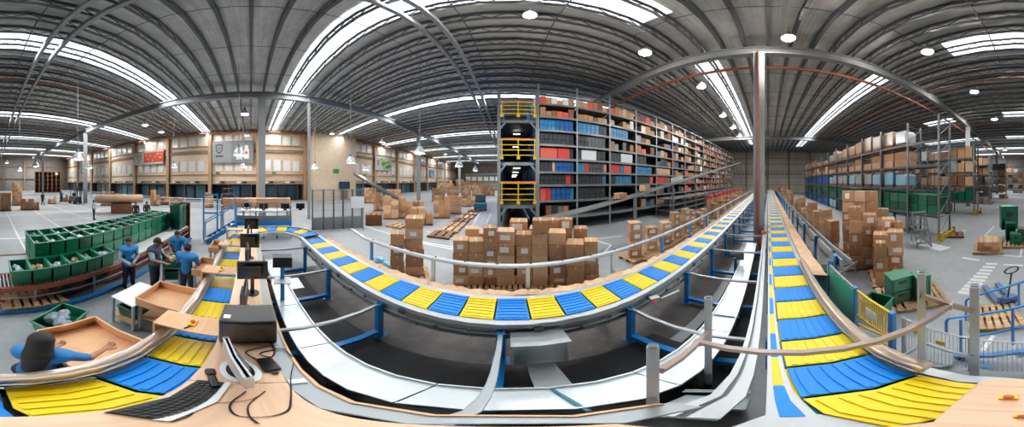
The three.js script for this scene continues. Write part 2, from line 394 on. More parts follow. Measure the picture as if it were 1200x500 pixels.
// tan projecting block
const tb = thing('wall_block', 'tall plain tan block standing proud of the office wall', 'wall', [-25, 0, -14.3], 0, null, -1.05, 'structure');
part(tb, 'block_face', [span(-2, 0, 0, ROOF, -4.25, 4.25)], M.wall);
part(tb, 'exit_sign', [span(0, .06, 4.7, 5.4, -.5, .5)], M.green2, 'green exit sign');
part(tb, 'door_frame', [span(0, .08, 0, 2.6, -2.4, -1.0)], M.ledge);
part(tb, 'notice_board', [span(0, .1, 1.9, 3.2, -2.8, -.6)], M.glassBlue, 'blue grey notice board');
// far end wall (along the conveyors)
const wf = thing('wall_front', 'cream panelled end wall behind the conveyors', 'wall', [A1, 0, 0], 0, null, 1.57, 'structure');
const WF = (b0, b1, y0, y1, d0, d1) => span(-d0, -d1, y0, y1, -b0, -b1);
part(wf, 'wall_panel', [WF(-58, 80, 0, ROOF, -.3, 0)], M.cream);
for (const y of [2.2, 4.2, 6.1, 8, 9.6]) part(wf, 'panel_joint', [WF(-58, 80, y, y + .1, 0, .05)], M.ledge);
for (let b = -54; b < 78; b += 6) part(wf, 'pilaster', [WF(b - .12, b + .12, 0, 11.8, 0, .2)], M.wallBand);
for (let b = -9; b < 10; b += .8) part(wf, 'window_slot', [WF(b - .18, b + .18, 4.9, 5.7, 0, .05)], M.wallBand);
// side walls
for (const [n, b, th, m, l, x0, x1] of [['wall_left', BL, -2.6, M.wallGrey, 'distant grey brown side wall of the hall at far left', A0, 3], ['wall_right', BL, 2.6, M.wallGrey, 'distant grey side wall beyond the pallet racks', -3, A1], ['wall_side', BR, 0, M.wallGrey, 'distant side wall seen left of the tall rack', A0, A1]]) {
  const w = thing(n, l, 'wall', [0, 0, -b], 0, null, th, 'structure');
  part(w, 'wall_panel', [span(x0, x1, 0, ROOF, -.2, .2)], m);
  for (let x = x0 + 2; x < x1; x += 7) part(w, 'pilaster', [span(x - .2, x + .2, 0, 11.8, -.4, .4)], M.wallBand);
  for (const y of [4, 8]) part(w, 'panel_joint', [span(x0, x1, y, y + .15, -.3, .3)], M.ledge);
}
// banners on the office wall
function shield(g, x, y, s, col) { g.fillStyle = col; g.beginPath(); g.moveTo(x - s, y - s); g.lineTo(x, y - s * 1.2); g.lineTo(x + s, y - s); g.lineTo(x + s * .9, y + s * .3); g.quadraticCurveTo(x + s * .6, y + s, x, y + s * 1.3); g.quadraticCurveTo(x - s * .6, y + s, x - s * .9, y + s * .3); g.closePath(); g.fill(); }
function banner(label, b0, b1, y0, y1, draw) {
  const t = canvasTex(256, 128, draw), m = new THREE.MeshStandardMaterial({ map: t, roughness: .7 });
  const o = thing('wall_banner', label, 'banner', [A0 + .42, y0, -(b0 + b1) / 2], Math.PI / 2, null, -1.57);
  const w = b1 - b0;
  part(o, 'print', [new THREE.PlaneGeometry(w, y1 - y0).translate(0, (y1 - y0) / 2, .03)], m);
  part(o, 'backing', [bx(w + .1, y1 - y0 + .1, .04, 0, -.05, 0)], M.ledge);
}
banner('grey and red banner with shield emblem on the office wall', -22.6, -15.6, 6.6, 9.2, (g, w, h) => { g.fillStyle = '#b9aea2'; g.fillRect(0, 0, w, h); g.fillStyle = '#b8382a'; g.fillRect(90, 10, 166, 100); for (let i = 0; i < 26; i++) { g.fillStyle = ['#d8702c', '#8c2420', '#e2b24a'][i % 3]; g.fillRect(100 + (i * 53) % 140, 20 + (i * 37) % 70, 14, 8); } shield(g, 44, 58, 26, '#7a726c'); shield(g, 44, 58, 18, '#a89e94'); g.fillStyle = '#8b837a'; g.fillRect(18, 100, 52, 8); });
banner('grey banner with dark shield emblem and a figure on the office wall', -6.3, .4, 6.3, 9.9, (g, w, h) => { const a = '#8d8f90'; g.fillStyle = a; g.fillRect(0, 0, w, h); g.fillStyle = '#7c7f81'; g.fillRect(120, 0, 136, h); shield(g, 44, 44, 24, '#3d4248'); shield(g, 44, 44, 17, '#8d8f90'); g.fillStyle = '#3d4248'; g.fillRect(34, 36, 20, 4); g.fillRect(34, 46, 20, 4); g.fillRect(20, 84, 48, 10); g.fillStyle = '#d8dcd8'; g.beginPath(); g.arc(214, 36, 12, 0, 7); g.fill(); g.fillRect(200, 46, 30, 60); g.fillStyle = '#c8522e'; g.fillRect(206, 62, 14, 14); g.fillStyle = '#c4c8c8'; g.fillRect(150, 30, 40, 80); });
banner('pale banner with a green cross on the far office wall', -45.5, -41.5, 5.9, 9.2, (g, w, h) => { g.fillStyle = '#a8a89e'; g.fillRect(0, 0, w, h); g.strokeStyle = '#4a9a4a'; g.lineWidth = 26; g.beginPath(); g.moveTo(70, 10); g.lineTo(190, 118); g.moveTo(190, 10); g.lineTo(70, 118); g.stroke(); });
banner('grey banner with green leaves on the wall right of the tan block', 25, 30.5, 5.8, 9, (g, w, h) => { g.fillStyle = '#b4aca0'; g.fillRect(0, 0, w, h); for (let i = 0; i < 22; i++) { g.fillStyle = ['#5c8a3a', '#3f6b2c', '#8aa84a'][i % 3]; g.beginPath(); g.ellipse(100 + (i * 41) % 140, 30 + (i * 29) % 80, 22, 10, i, 0, 7); g.fill(); } shield(g, 46, 60, 24, '#8a867e'); });
banner('small blue banner further along the office wall', 51, 54.5, 5, 7.5, (g, w, h) => { g.fillStyle = '#6f93a4'; g.fillRect(0, 0, w, h); g.fillStyle = '#3f6b8c'; g.fillRect(20, 20, 216, 60); });

// painted lines on the floor
const line = (p, q, w, name = 'floor_line') => { const th0 = Math.atan2((p[0] + q[0]) / 2, -(p[2] + q[2]) / 2); part(floor, name, [beam([p[0], .004, p[2]], [q[0], .004, q[2]], w, .006)], M.paint, null, { th0 }); };
for (let b = -9; b > -42; b -= 3.1) line([-20, 0, -b], [0, 0, -b], .09);
for (let a = -1.5; a > -20; a -= 3.1) line([a, 0, 6.5], [a, 0, 42], .09);
line([-12, 0, 6.2], [0, 0, 6.2], .16);
// zebra crossings on the right and guide lines
for (let i = 0; i < 8; i++) { const t = i / 7; line(sp(1068 + t * 32, 285.5 + t * 8), sp(1079 + t * 34, 281.5 + t * 8), .2, 'crossing_stripe'); }
for (let i = 0; i < 10; i++) { const t = i / 9; line(sp(1155 - t * 32, 309 + t * 33), sp(1169 - t * 26, 309.5 + t * 35), .16, 'crossing_stripe'); }
line(sp(1060, 283), sp(1035, 279), .1); line(sp(1128, 302), sp(1148, 305), .12); line(sp(1140, 294), sp(1199, 301), .1); line(sp(1132, 269), sp(1122, 275), .1); line(sp(1176, 310), sp(1199, 311), .1); line(sp(1165, 265), sp(1150, 280), .09); line(sp(1198, 288), sp(1196, 300), .09);
// middle floor
line(sp(422, 263), sp(535, 290), .12); line(sp(496, 285), sp(560, 296), .12); line(sp(565, 243), sp(548, 275), .12); line(sp(575, 250), sp(562, 280), .1); line(sp(500, 271), sp(548, 283), .1);
line(sp(700, 282), sp(716, 287), .1); line(sp(716, 287), sp(704, 300), .1); line(sp(693, 280), sp(730, 276), .1);

// ───────────────────────── the loop sorter: two straights, one turn, blue and yellow trays ─────────────────────────
const YT = 1.2, BC1 = 2.12, BC2 = -.40;
const sorter = thing('sorting_conveyor', 'loop sorting conveyor carrying alternating blue and yellow ribbed trays', 'conveyor', [0, 0, 0], 0, null, 0);
{
  const FAR = 38.5, BEND = -5.6, RC = (BC1 - BC2) / 2, BM = (BC1 + BC2) / 2;
  const trays = [];                                                                                    // [x, across, heading, length along, width, blue?]
  for (let i = -12; -.176 + .42 * i < FAR; i++) trays.push([-.176 + .42 * (i + .5), BC1, 0, .42, .54, i % 2 === 0]);
  for (let i = 0; i < 9; i++) { const t = Math.PI * (i + .5) / 9; trays.push([BEND - RC * Math.sin(t), BM + RC * Math.cos(t), t, .42, .56, i % 2 === 0]); }
  for (let i = 0; .53 + .44 * i < FAR; i++) trays.push([.53 + .44 * (i + .5), BC2, Math.PI, .44, .58, i % 2 === 0]);
  trays.push([.315, BC2, Math.PI, .43, .58, false], [.17, BC2, Math.PI, .42, .58, true, -3.25], [-.262, BC2, Math.PI, .444, .58, false]);
  for (let i = 0; -.484 - .44 * (i + .5) > BEND; i++) trays.push([-.484 - .44 * (i + .5), BC2, Math.PI, .44, .58, i % 2 === 0]);
  for (const [a, b, t, pitch, w, blue, th] of trays) {
    const d = Math.hypot(a, b), near = d < 5, mid = d < 14;
    const g = [cb(pitch - .022, .035, w, 0, 0, 0, .012)];
    if (mid) { const k = near ? 7 : 4; for (let j = 0; j < k; j++) g.push(bx(pitch - .07, .012, w / k * .42, 0, .034, (j + .5 - k / 2) * w / k * .95)); }
    const th0 = th || Math.atan2(a, b);
    const M4 = new THREE.Matrix4().makeRotationY(Math.PI + t).setPosition(a, YT, -b);
    const move = gs => gs.map(x => x.applyMatrix4(M4));
    const tray = part(sorter, 'tray', move(g), blue ? M.blueTray : M.yellowTray, null, { th0 });
    if (mid) for (const q of [-1, 1]) part(tray, 'end_lip', move([bx(pitch - .02, .03, .03, 0, -.035, q * (w / 2 + .012))]), blue ? M.yellow : M.teal, null, { th0 });
  }
  // carrier deck under the trays and the side frames
  const stretch = (b, x0, x1, th0, tag) => {
    const w = tag === 1 ? .5 : .56;
    part(sorter, 'carrier_bed', [span(x0, x1, YT - .09, YT - .045, -b - w / 2, -b + w / 2)], M.dark, null, { th0 });
    for (const s of [-1, 1]) {
      const z = -b + s * (w / 2 + .075);
      part(sorter, 'side_rail', [span(x0, x1, YT - .13, YT - .01, z - .025, z + .025), span(x0, x1, YT - .03, YT + .015, z - .05, z + .05)], M.alu, null, { th0 });
      part(sorter, 'lower_rail', [span(x0, x1, YT - .3, YT - .25, z - .03, z + .03)], M.alu, null, { th0 });
      part(sorter, 'lower_rail', [span(x0, x1, YT - .4, YT - .36, z - .03, z + .03)], M.alu2, null, { th0 });
      if (tag === 1 && s === 1) part(sorter, 'cable_duct', [span(x0, x1, YT - .23, YT - .17, z - .035, z + .0)], M.alu2, null, { th0 });
      if (tag === 1 && s === 1) part(sorter, 'side_skirt', [span(x0, x1, YT - .36, YT - .13, z - .075, z - .06)], M.greyBox, null, { th0 });
    }
    part(sorter, 'drive_strip', [span(x0, x1, YT - .22, YT - .15, -b - w / 2 + .05, -b + w / 2 - .05)], M.greyDark, null, { th0 });
  };
  stretch(BC1, BEND, FAR, 0, 1); stretch(BC2, BEND, .6, -1.9, 2); stretch(BC2, -.6, FAR, 1.9, 2);
  for (const [r, w, h, m, nm] of [[RC + .34, .06, .13, M.alu, 'side_rail'], [RC - .34, .06, .13, M.alu, 'side_rail'], [RC, .5, .04, M.dark, 'carrier_bed'], [RC + .34, .05, .3, M.alu2, 'lower_rail']]) {
    const g = []; for (let i = 0; i < 14; i++) { const t0 = Math.PI * i / 14, t1 = Math.PI * (i + 1) / 14; g.push(beam([BEND - r * Math.sin(t0), YT - .07, -(BM + r * Math.cos(t0))], [BEND - r * Math.sin(t1), YT - .07, -(BM + r * Math.cos(t1))], w, h)); }
    part(sorter, nm, g, m, null, { th0: -1.57 });
  }
  // frames: blue legs, floor beams and cross bars at a steady pitch
  for (let a = -5.04; a < 37; a += 1.65) {
    const far = a > 16;
    part(sorter, 'leg', [cb(.1, YT - .14, .1, a, 0, -1.72, .012), bx(.2, .015, .2, a, 0, -1.72)], M.blueSteel, 'blue square leg', { th0: 0 });
    part(sorter, 'leg', [bx(.09, YT - .14, .09, a, 0, -2.5)], M.blueSteel, 'blue square leg', { th0: 0 });
    part(sorter, 'floor_beam', [bx(.1, .1, 1.55, a, .12, -.94)], M.blueSteel, 'blue floor beam', { th0: a < 0 ? -.6 : .6 });
    if (a > .5) part(sorter, 'leg', [bx(.09, YT - .14, .09, a, 0, .02)], M.blueSteel, 'blue square leg', { th0: 1.4 });
    if (!far) part(sorter, 'cross_bar', [cb(.05, .06, 1.6, a, YT - .2, -.98, .01)], M.alu2, 'aluminium cross bar', { th0: a < 0 ? -.6 : .6 });
    if (!far) for (const [dx, w, y] of [[.4, .1, .16], [.9, .05, .26], [1.3, .06, .2], [.65, .04, .34]]) part(sorter, 'bracket', [cb(w, w * .9, .04, a + dx, YT - y, -1.735, .008)], M.greyDark, null, { th0: 0 });
  }
  // round steel tube along the outer edge and the inner double rail
  for (const [x0, x1, th0] of [[BEND + .6, .5, -1.9], [.52, 3.6, 1.9]]) part(sorter, 'guard_tube', [rod([x0, 1.35, .75], [x1, 1.35, .75], .068, 14)], M.steelTube, 'round steel guard tube', { th0 });
  part(sorter, 'inner_rail', [span(.25, FAR, 1.2, 1.27, -.135, -.075), span(.25, FAR, 1.16, 1.24, -.2, -.16), span(.25, FAR, 1.05, 1.16, -.19, -.08)], M.alu, 'double aluminium rail', { th0: 1.3 });
  // narrow strip of coloured cover plates beside the inner rail
  for (let i = 0; i < 24; i++) part(sorter, 'cover_plate', [cb(.42, .02, .05, .5 + i * .428, 1.2, .045, .006)], i % 2 ? M.yellowTray : M.blueTray, null, { th0: 1.5 });
}
// white sheet belt between the straights, in panels
{
  const belt = thing('return_chute', 'long white sheet metal chute lying low between the two straights', 'chute', [0, .5, 0], 0, null, 0);
  let x = -5.2, i = 0;
  while (x < 36) {
    const l = x < 10 ? 1.2 : 3;
    if (x > 6.5 && x < 8.3) { x += l; continue; }
    part(belt, 'sheet', [cb(l - .012, .025, .38, x + l / 2, .08, -.665, .006), bx(l - .012, .06, .02, x + l / 2, .08, -.48), bx(l - .012, .06, .02, x + l / 2, .08, -.85)], M.whiteSheet, null, { th0: 0 });
    x += l; i++;
  }
  part(belt, 'skirt', [span(-5.2, 6.8, -.1, .07, -.48, -.5), span(-5.2, 6.8, -.1, .07, -.82, -.84)], M.black, 'black skirt', { th0: 0 });
  part(belt, 'support', Array.from({ length: 20 }, (_, k) => bx(.08, .45, .3, -5 + k * 2, -.5, -.62)), M.greyDark, null, { th0: 0 });
  for (const x of [.22, 2.42]) part(belt, 'joint_strap', [bx(.02, .03, .4, x, .1, -.62)], M.teal, null, { th0: 0 });
  part(belt, 'side_sheet', [bx(.5, .02, .3, -3.6, .12, -.98)], M.whiteSheet, null, { th0: 0 });
  solo('floor_shade_sheet', 'dark grey brown matting on the floor under the sorter', 'mat', [0, 0, -1.8], 0, [span(-5.4, 9, .004, .012, -.62, .5)], M.floorShade, null, 0);  // shade under the sorter, put into the colour of an added floor sheet
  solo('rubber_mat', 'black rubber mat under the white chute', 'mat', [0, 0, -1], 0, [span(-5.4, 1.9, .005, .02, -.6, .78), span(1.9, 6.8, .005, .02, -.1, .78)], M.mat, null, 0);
}
// guard rail and kraft sheets along the far side of the sorter
{
  const gr = thing('guard_rail', 'long grey tube guard rail between the sorter and the carton stacks', 'railing', [0, 0, -2.75], 0, null, 0);
  part(gr, 'top_rail', [rod([-3.3, 1.74, 0], [37, 1.74, 0], .045, 10), rod([-3.3, 1.74, 0], [-4.6, 1.6, -.5], .045, 10)], M.alu, null, { th0: 0 });
  let k = 0;
  for (let a = -3.05; a < 37; a += 1.68, k++) part(gr, 'post', [bx(.06, 1.74, .06, a, 0, 0)], [0, 4, 5, 6].includes(k) ? M.blueSteel : M.alu, null, { th0: 0 });
  part(gr, 'clip', Array.from({ length: 24 }, (_, i) => ball(.018, -3 + i * .56, 1.79, 0, 1, 1, 1, 6)), M.dark, null, { th0: 0 });
  const ks = thing('kraft_ledge', 'row of crumpled kraft sheets lining the far side of the sorter', 'cardboard', [0, 0, -2.5], 0, null, 0);
  part(ks, 'ledge_board', [span(-5.3, 37, 1.13, 1.15, -.12, .04)], M.wood, null, { th0: 0 });
  let x = -5.2, i = 0;
  while (x < 36) {
    const l = x < 8 ? rr(.45, .75) : rr(1, 1.8);
    const g = new THREE.PlaneGeometry(l * 1.04, .3, 7, 3).rotateX(-Math.PI / 2).translate(x + l / 2, 1.2, 0);
    const p = g.attributes.position;
    for (let v = 0; v < p.count; v++) { const X = p.getX(v), Z = p.getZ(v); p.setY(v, 1.185 + .02 * Math.sin(X * 23 + i * 2) + .014 * Math.sin(X * 51 + Z * 40 + i) + (Z < -.1 ? .03 : 0)); p.setZ(v, Z - .02 + .02 * Math.sin(X * 9 + i)); }
    g.computeVertexNormals();
    part(ks, 'kraft_sheet', [g], M.kraft, null, { th0: 0 });
    x += l; i++;
  }
}
// kraft chute boards on the right straight, with the outer beam
{
  const kb = thing('kraft_chute', 'strip of tan kraft boards sloping off the right conveyor', 'cardboard', [0, 0, 1.0], 0, null, 1.7);
  let x = 3.1, i = 0;
  while (x < 37) {
    const l = x < 12 ? .85 : 2.2;
    const g = new THREE.PlaneGeometry(l * 1.02, .4, 6, 4).rotateX(-Math.PI / 2).rotateX(.28).translate(x + l / 2, 1.2, 0);
    const p = g.attributes.position;
    for (let v = 0; v < p.count; v++) p.setY(v, p.getY(v) + .02 * Math.sin(p.getX(v) * 7 + i) + .01 * Math.sin(p.getX(v) * 31) * (p.getZ(v) > .1 ? 2 : 1));
    g.computeVertexNormals();
    part(kb, 'kraft_board', [g], M.kraft); x += l; i++;
  }
  const ob = thing('takeaway_conveyor', 'grey framed takeaway conveyor on blue posts beside the carton rows', 'conveyor', [0, 0, 1.75], 0, null, 1.7);
  part(ob, 'side_plate', [span(3.4, 37, 1.1, 1.35, -.14, -.1)], M.greyBox);
  part(ob, 'side_plate', [span(3.4, 37, 1.1, 1.3, .1, .14)], M.greyBox);
  part(ob, 'belt', [span(3.4, 37, 1.12, 1.16, -.1, .1)], M.greyDark);
  for (let a = 3.6; a < 36; a += 1.7) part(ob, 'post', [bx(.08, 1.4, .08, a, 0, -.19)], M.blueSteel);
  for (let k = 0; k < 14; k++) part(ob, 'photo_sensor', [bx(.12, .08, .05, 3.9 + k * 1.3, 1.35, -.12)], M.greenDark);
}
// housings under and beside the sorter
{
  const h = thing('motor_housing', 'white sheet metal motor housing under the sorter beside a blue leg', 'machine cover', [.29, 0, -1.58], 0);
  part(h, 'cover', [cb(.52, .72, .26, 0, .3, 0, .03)], M.greyBox);
  part(h, 'flange', [bx(.56, .02, .3, 0, 1.02, 0)], M.greyBox);
  part(h, 'lead_chute', [bx(.26, .02, .55, 0, .12, .3, 0, .2)], M.whiteSheet);
  const p = sp(832, 472, .5);
  const c = thing('cover_box', 'flat grey steel cover between the two gantry posts', 'machine cover', [p[0], 0, p[2]], facing(p) - .3);
  part(c, 'lid', [cb(.3, .1, .2, 0, .42, 0, .01)], M.greyBox); part(c, 'frame', [bx(.26, .42, .16, 0, 0, 0)], M.greyDark);
  part(c, 'runner', [bx(.34, .03, .015, -.02, .53, -.17, .2), bx(.34, .03, .015, -.02, .53, -.2, .2)], M.alu);
  const s = sp(767, 352, 1.05);
  const sw = thing('junction_box', 'grey junction box with red star knob on the sorter side', 'switch box', s, facing(s) + .5);
  part(sw, 'box', [cb(.16, .1, .1, 0, 0, 0, .01)], M.greyBox); part(sw, 'knob', [disc(.045, .03, -.04, .03, .06, 6).rotateX(0)], M.red, 'red knob'); part(sw, 'rod', [rod([.1, .05, .04], [.4, .16, .1], .018)], M.alu);
  const b = rp(331, 3.1, 0);
  const mb = thing('control_box', 'black control box on a stand between the sorter straights', 'control box', b, facing(b));
  part(mb, 'casing', [cb(.36, .24, .2, 0, 1.55, 0, .01)], M.black); part(mb, 'stand', [bx(.08, 1.56, .08), bx(.3, .03, .3)], M.blueSteel); part(mb, 'plate', [bx(.3, .02, .26, 0, 1.22, .1)], M.alu);
  const g = rp(858, 7.0, 0);
  const ex = thing('drive_motor', 'grey drive motor beside the column foot with a red cylinder', 'motor', rp(862, 5.0, 0), facing(g));
  part(ex, 'body', [along(new THREE.CylinderGeometry(.12, .12, .34, 12), [-.15, .95, 0], [.19, .95, 0]), bx(.26, .25, .22, .12, .75, 0)], M.greyDark);
  part(ex, 'stand', [bx(.1, .78, .1)], M.blueSteel);
  solo('fire_extinguisher', 'red fire extinguisher hung by the foot of the column', 'extinguisher', rp(895, 6.2, .8), facing(g), [disc(.1, .5, 0, 0, 0, 12), ball(.1, 0, .5, 0), rod([0, .5, 0], [0, .68, 0], .03)], M.pipe);
}

// ───────────────────────── operators' desk with its screens ─────────────────────────
const YD = 1.62;
{
  const desk = thing('operator_desk', 'long pale wooden operator desk running between sorter and white chute', 'desk', [0, 0, 0], 0, null, -1.57);
  part(desk, 'desktop', [span(-6.3, -.6, YD - .032, YD, -.133, .235)], M.desk);
  { // rounded near end, meshed round the point below the lamp mast
    const ang = []; for (let t = -3.75; t <= 3.75; t += .05) ang.push(t);
    const rim = t => { const a = Math.sin(t), b = Math.cos(t); return Math.min(a < 0 ? .6 / -a : .1 / Math.max(a, 1e-6), b > 0 ? .133 / b : .235 / Math.max(-b, 1e-6)); };
    const o = [0, 0, 0], bs = CTX.get(desk).base, pos = [], uv = [], idx = [], R = 10;
    ang.forEach(t => { for (let k = 0; k <= R; k++) { const r = .015 + (rim(t) - .015) * Math.pow(k / R, 1.3), x = r * Math.sin(t), z = -r * Math.cos(t); unroll(x, YD, z, t, o); pos.push(o[0] - bs[0], o[1] - bs[1], o[2] - bs[2]); uv.push(x, z); }
      const x = rim(t) * Math.sin(t), z = -rim(t) * Math.cos(t); unroll(x, YD - .032, z, t, o); pos.push(o[0] - bs[0], o[1] - bs[1], o[2] - bs[2]); uv.push(x, z); });
    for (let i = 0; i < ang.length - 1; i++) for (let k = 0; k <= R; k++) { const a = i * (R + 2) + k, b = a + R + 2; idx.push(a, b, a + 1, b, b + 1, a + 1); }
    const g = new THREE.BufferGeometry(); g.setAttribute('position', new THREE.Float32BufferAttribute(pos, 3)); g.setAttribute('uv', new THREE.Float32BufferAttribute(uv, 2)); g.setIndex(idx); g.computeVertexNormals();
    rawMesh('desktop', g, M.desk, desk);
  }
  part(desk, 'front_lip', [span(-6.3, .3, YD - .1, YD + .004, -.236, -.219)], M.wood, 'wooden front lip');
  part(desk, 'cable_raceway', [span(-6.3, .32, YD - .09, YD - .005, -.219, -.134)], M.greyBox, 'flat grey cable raceway');
  for (const a of [-6, -4.6, -3.1, -1.5]) part(desk, 'trestle', [bx(.05, YD - .04, .05, a, 0, .1), bx(.05, YD - .04, .05, a, 0, -.1), bx(.05, .05, .25, a, .6, 0)], M.blueSteel, 'blue steel trestle');
  part(desk, 'socket', [cb(.05, .012, .07, -.6, YD - .005, -.175, .004)], M.white, 'white socket plate');
}
function monitor(label, pos, turn, w, h, y0, base = 'round', panelMat = M.black) {                       // screen faces local -z, back faces +z
  const m = thing('monitor', label, 'monitor', pos, turn);
  const s = part(m, 'casing', [cb(w, h, .035, 0, y0, 0, .01), cb(w * .6, h * .6, .03, 0, y0 + h * .2, .03, .012)], panelMat);
  part(s, 'screen', [bx(w - .03, h - .03, .004, 0, y0 + .015, -.02)], M.dark);
  part(s, 'bezel', [bx(w, .012, .03, 0, y0, -.008), bx(w, .012, .03, 0, y0 + h - .012, -.008), bx(.012, h, .03, -w / 2, y0, -.008), bx(.012, h, .03, w / 2, y0, -.008)], M.greyDark);
  part(m, 'neck', [cb(.05, y0 + .08, .025, 0, 0, .03, .006)], M.black);
  part(m, 'foot', [base === 'round' ? disc(.09, .012, 0, 0, .02, 20) : cb(.2, .012, .16, 0, 0, .02, .006)], M.black);
  return m;
}
const onDesk = (a, b) => [a, YD, -b];
monitor('black monitor turned broadside on the desk, third row from the far end', onDesk(-2.1, .02), Math.PI / 2, .38, .3, .26);
monitor('black monitor turned broadside on the desk, second row from the far end', onDesk(-3.35, -.02), Math.PI / 2, .38, .32, .25);
monitor('black monitor turned broadside on the desk, farthest row', onDesk(-4.8, .02), Math.PI / 2, .4, .34, .24);
monitor('edge-on monitor standing before the third broadside monitor', onDesk(-1.72, -.06), -.05, .34, .3, .1);
monitor('edge-on monitor standing before the second broadside monitor', onDesk(-3.0, -.06), .06, .36, .34, .1);
monitor('edge-on monitor standing before the farthest broadside monitor', onDesk(-4.4, -.06), 0, .36, .34, .1);
{ // nearest screen, silver framed, on a white oval foot
  const p = onDesk(-.74, -.075), m = thing('monitor', 'nearest flat monitor with silver edge on a white oval foot', 'monitor', p, .32);
  const w = .44, s = part(m, 'casing', [cb(w, .27, .03, 0, .07, 0, .008), cb(.26, .16, .03, 0, .12, -.025, .01)], M.greyDark);
  part(s, 'screen', [bx(w - .03, .24, .004, 0, .085, .0165)], M.wrap);
  part(s, 'bezel', [bx(w, .014, .034, 0, .07, .001), bx(w, .014, .034, 0, .326, .001), bx(.014, .27, .034, -w / 2, .07, .001), bx(.014, .27, .034, w / 2, .07, .001)], M.alu, 'silver bezel');
  part(m, 'neck', [cb(.06, .14, .03, 0, .01, -.05, .008)], M.black);
  part(m, 'foot', [disc(.1, .014, 0, 0, -.03, 24).scale(1.5, 1, .9)], M.white, 'white oval foot');
  part(m, 'foot_ring', [disc(.07, .006, 0, .014, -.03, 24).scale(1.5, 1, .9)], M.black);
}
{ // tower computer lying on the desk
  const p = onDesk(-1.24, -.02), c = thing('computer_tower', 'black desktop computer case lying on the desk', 'computer', p, Math.PI / 2);
  const b = part(c, 'case', [cb(.4, .4, .26, 0, 0, 0, .012)], M.black);
  part(b, 'front_panel', [bx(.35, .33, .006, 0, .035, .131)], M.dark);
  part(b, 'sticker', [bx(.05, .002, .05, -.15, .401, .06)], M.label, 'white sticker');
  part(b, 'vent', Array.from({ length: 6 }, (_, i) => bx(.2, .012, .004, .02, .07 + i * .03, .134)), M.greyDark);
}
{ // keyboard: keys in rows; local z runs along it, local +x is the side of the keys' far row
  const k = thing('keyboard', 'black keyboard with white front edge lying along the desk edge', 'keyboard', onDesk(-.39, -.155), Math.PI / 2 - .05);
  const L = .43;
  part(k, 'tray', [cb(.115, .014, L, 0, 0, 0, .005)], M.dark);
  part(k, 'edge_strip', [cb(.03, .016, L + .01, .062, 0, 0, .007)], M.white, 'white front edge strip');
  const keys = []; for (let r = 0; r < 5; r++) for (let i = 0; i < 15; i++) keys.push(bx(.016, .008, .022, -.045 + r * .021, .013, -L / 2 + .022 + i * .0275));
  part(k, 'key', keys, M.black, null, { kind: 'stuff' });
}
{ const s = thing('barcode_scanner', 'black handheld barcode scanner lying beside the keyboard', 'scanner', onDesk(-.66, -.16), .35);
  part(s, 'handle', [cb(.13, .03, .035, .06, .005, 0, .012)], M.black); part(s, 'head', [cb(.07, .035, .05, -.05, .003, 0, .014)], M.black); part(s, 'window', [bx(.006, .022, .036, -.086, .008, 0)], M.red, 'red scan window'); }
{ const d = thing('power_adapter', 'black flat adapter tray behind the nearest monitor', 'adapter', onDesk(-.82, .085), .2);
  part(d, 'body', [cb(.16, .03, .09, 0, 0, 0, .008)], M.black); part(d, 'plug', [cb(.04, .02, .03, .1, 0, 0, .006)], M.dark); }
function cable(label, pts, r = .006, mat = M.rubber) {
  const P = pts.map(([px, py, y]) => sp(px, py, y === undefined ? YD + .008 : y));
  solo('cable', label, 'cable', [0, YD, 0], 0, [new THREE.TubeGeometry(new THREE.CatmullRomCurve3(P.map(p => V([p[0], p[1] - YD, p[2]]))), 48, r, 5)], mat, null, -1.57);
}
cable('dark cable looping across the bare desk below the nearest monitor', [[288, 458], [272, 470], [270, 480], [285, 488], [310, 488], [335, 482], [341, 465], [341, 440], [344, 425]], .0028);
cable('dark cable running left over the desk from the nearest monitor', [[311, 458], [292, 468], [250, 472], [226, 474], [225, 484], [200, 494]], .002);
cable('dark cable curling under the nearest monitor foot', [[310, 458], [293, 472], [291, 484], [303, 496]], .002);
cable('tangle of black cable hanging over the raceway beside the computer', [[316, 372], [322, 385], [315, 398], [322, 408], [318, 418], [304, 414], [318, 410], [330, 408], [343, 418]], .005);
cable('black cable coiled on the desk behind the computer', [[298, 420], [288, 412], [300, 408], [318, 405], [322, 412], [308, 424], [296, 418]], .005);
cable('black cable along the raceway behind the broadside monitors', [[308, 300], [312, 315], [318, 325], [317, 338], [322, 345]], .006);
// wooden bridges over the left straight, each with an emergency stop
const BRIDGE = ['nearest', 'second', 'third', 'farthest'];
for (let i = 0; i < 4; i++) {
  const a = -1.42 - 1.5 * i;
  const w = thing('wooden_bridge', `${BRIDGE[i]} wooden plank bridge over the trays on the operator side`, 'shelf', [a, 0, .5], 0, null, -1.57);
  part(w, 'plank', [cb(.3, .03, .72, 0, 1.5, 0, .006)], M.wood);
  part(w, 'end_board', [cb(.3, .42, .03, 0, 1.09, .35, .006)], M.wood);
  if (i < 3) {
    const e = thing('emergency_stop', `yellow emergency stop box with red button on the ${BRIDGE[i]} wooden bridge`, 'emergency stop', [a, 1.53, .52], 0, null, -1.57);
    part(e, 'box', [cb(.11, .03, .07, 0, 0, 0, .008)], M.yellow); part(e, 'button', [disc(.022, .03, .0, .03, 0, 14)], M.red, 'red mushroom button'); part(e, 'cable_stub', [rod([.05, .01, 0], [.12, .01, .04], .007)], M.dark);
  }
}
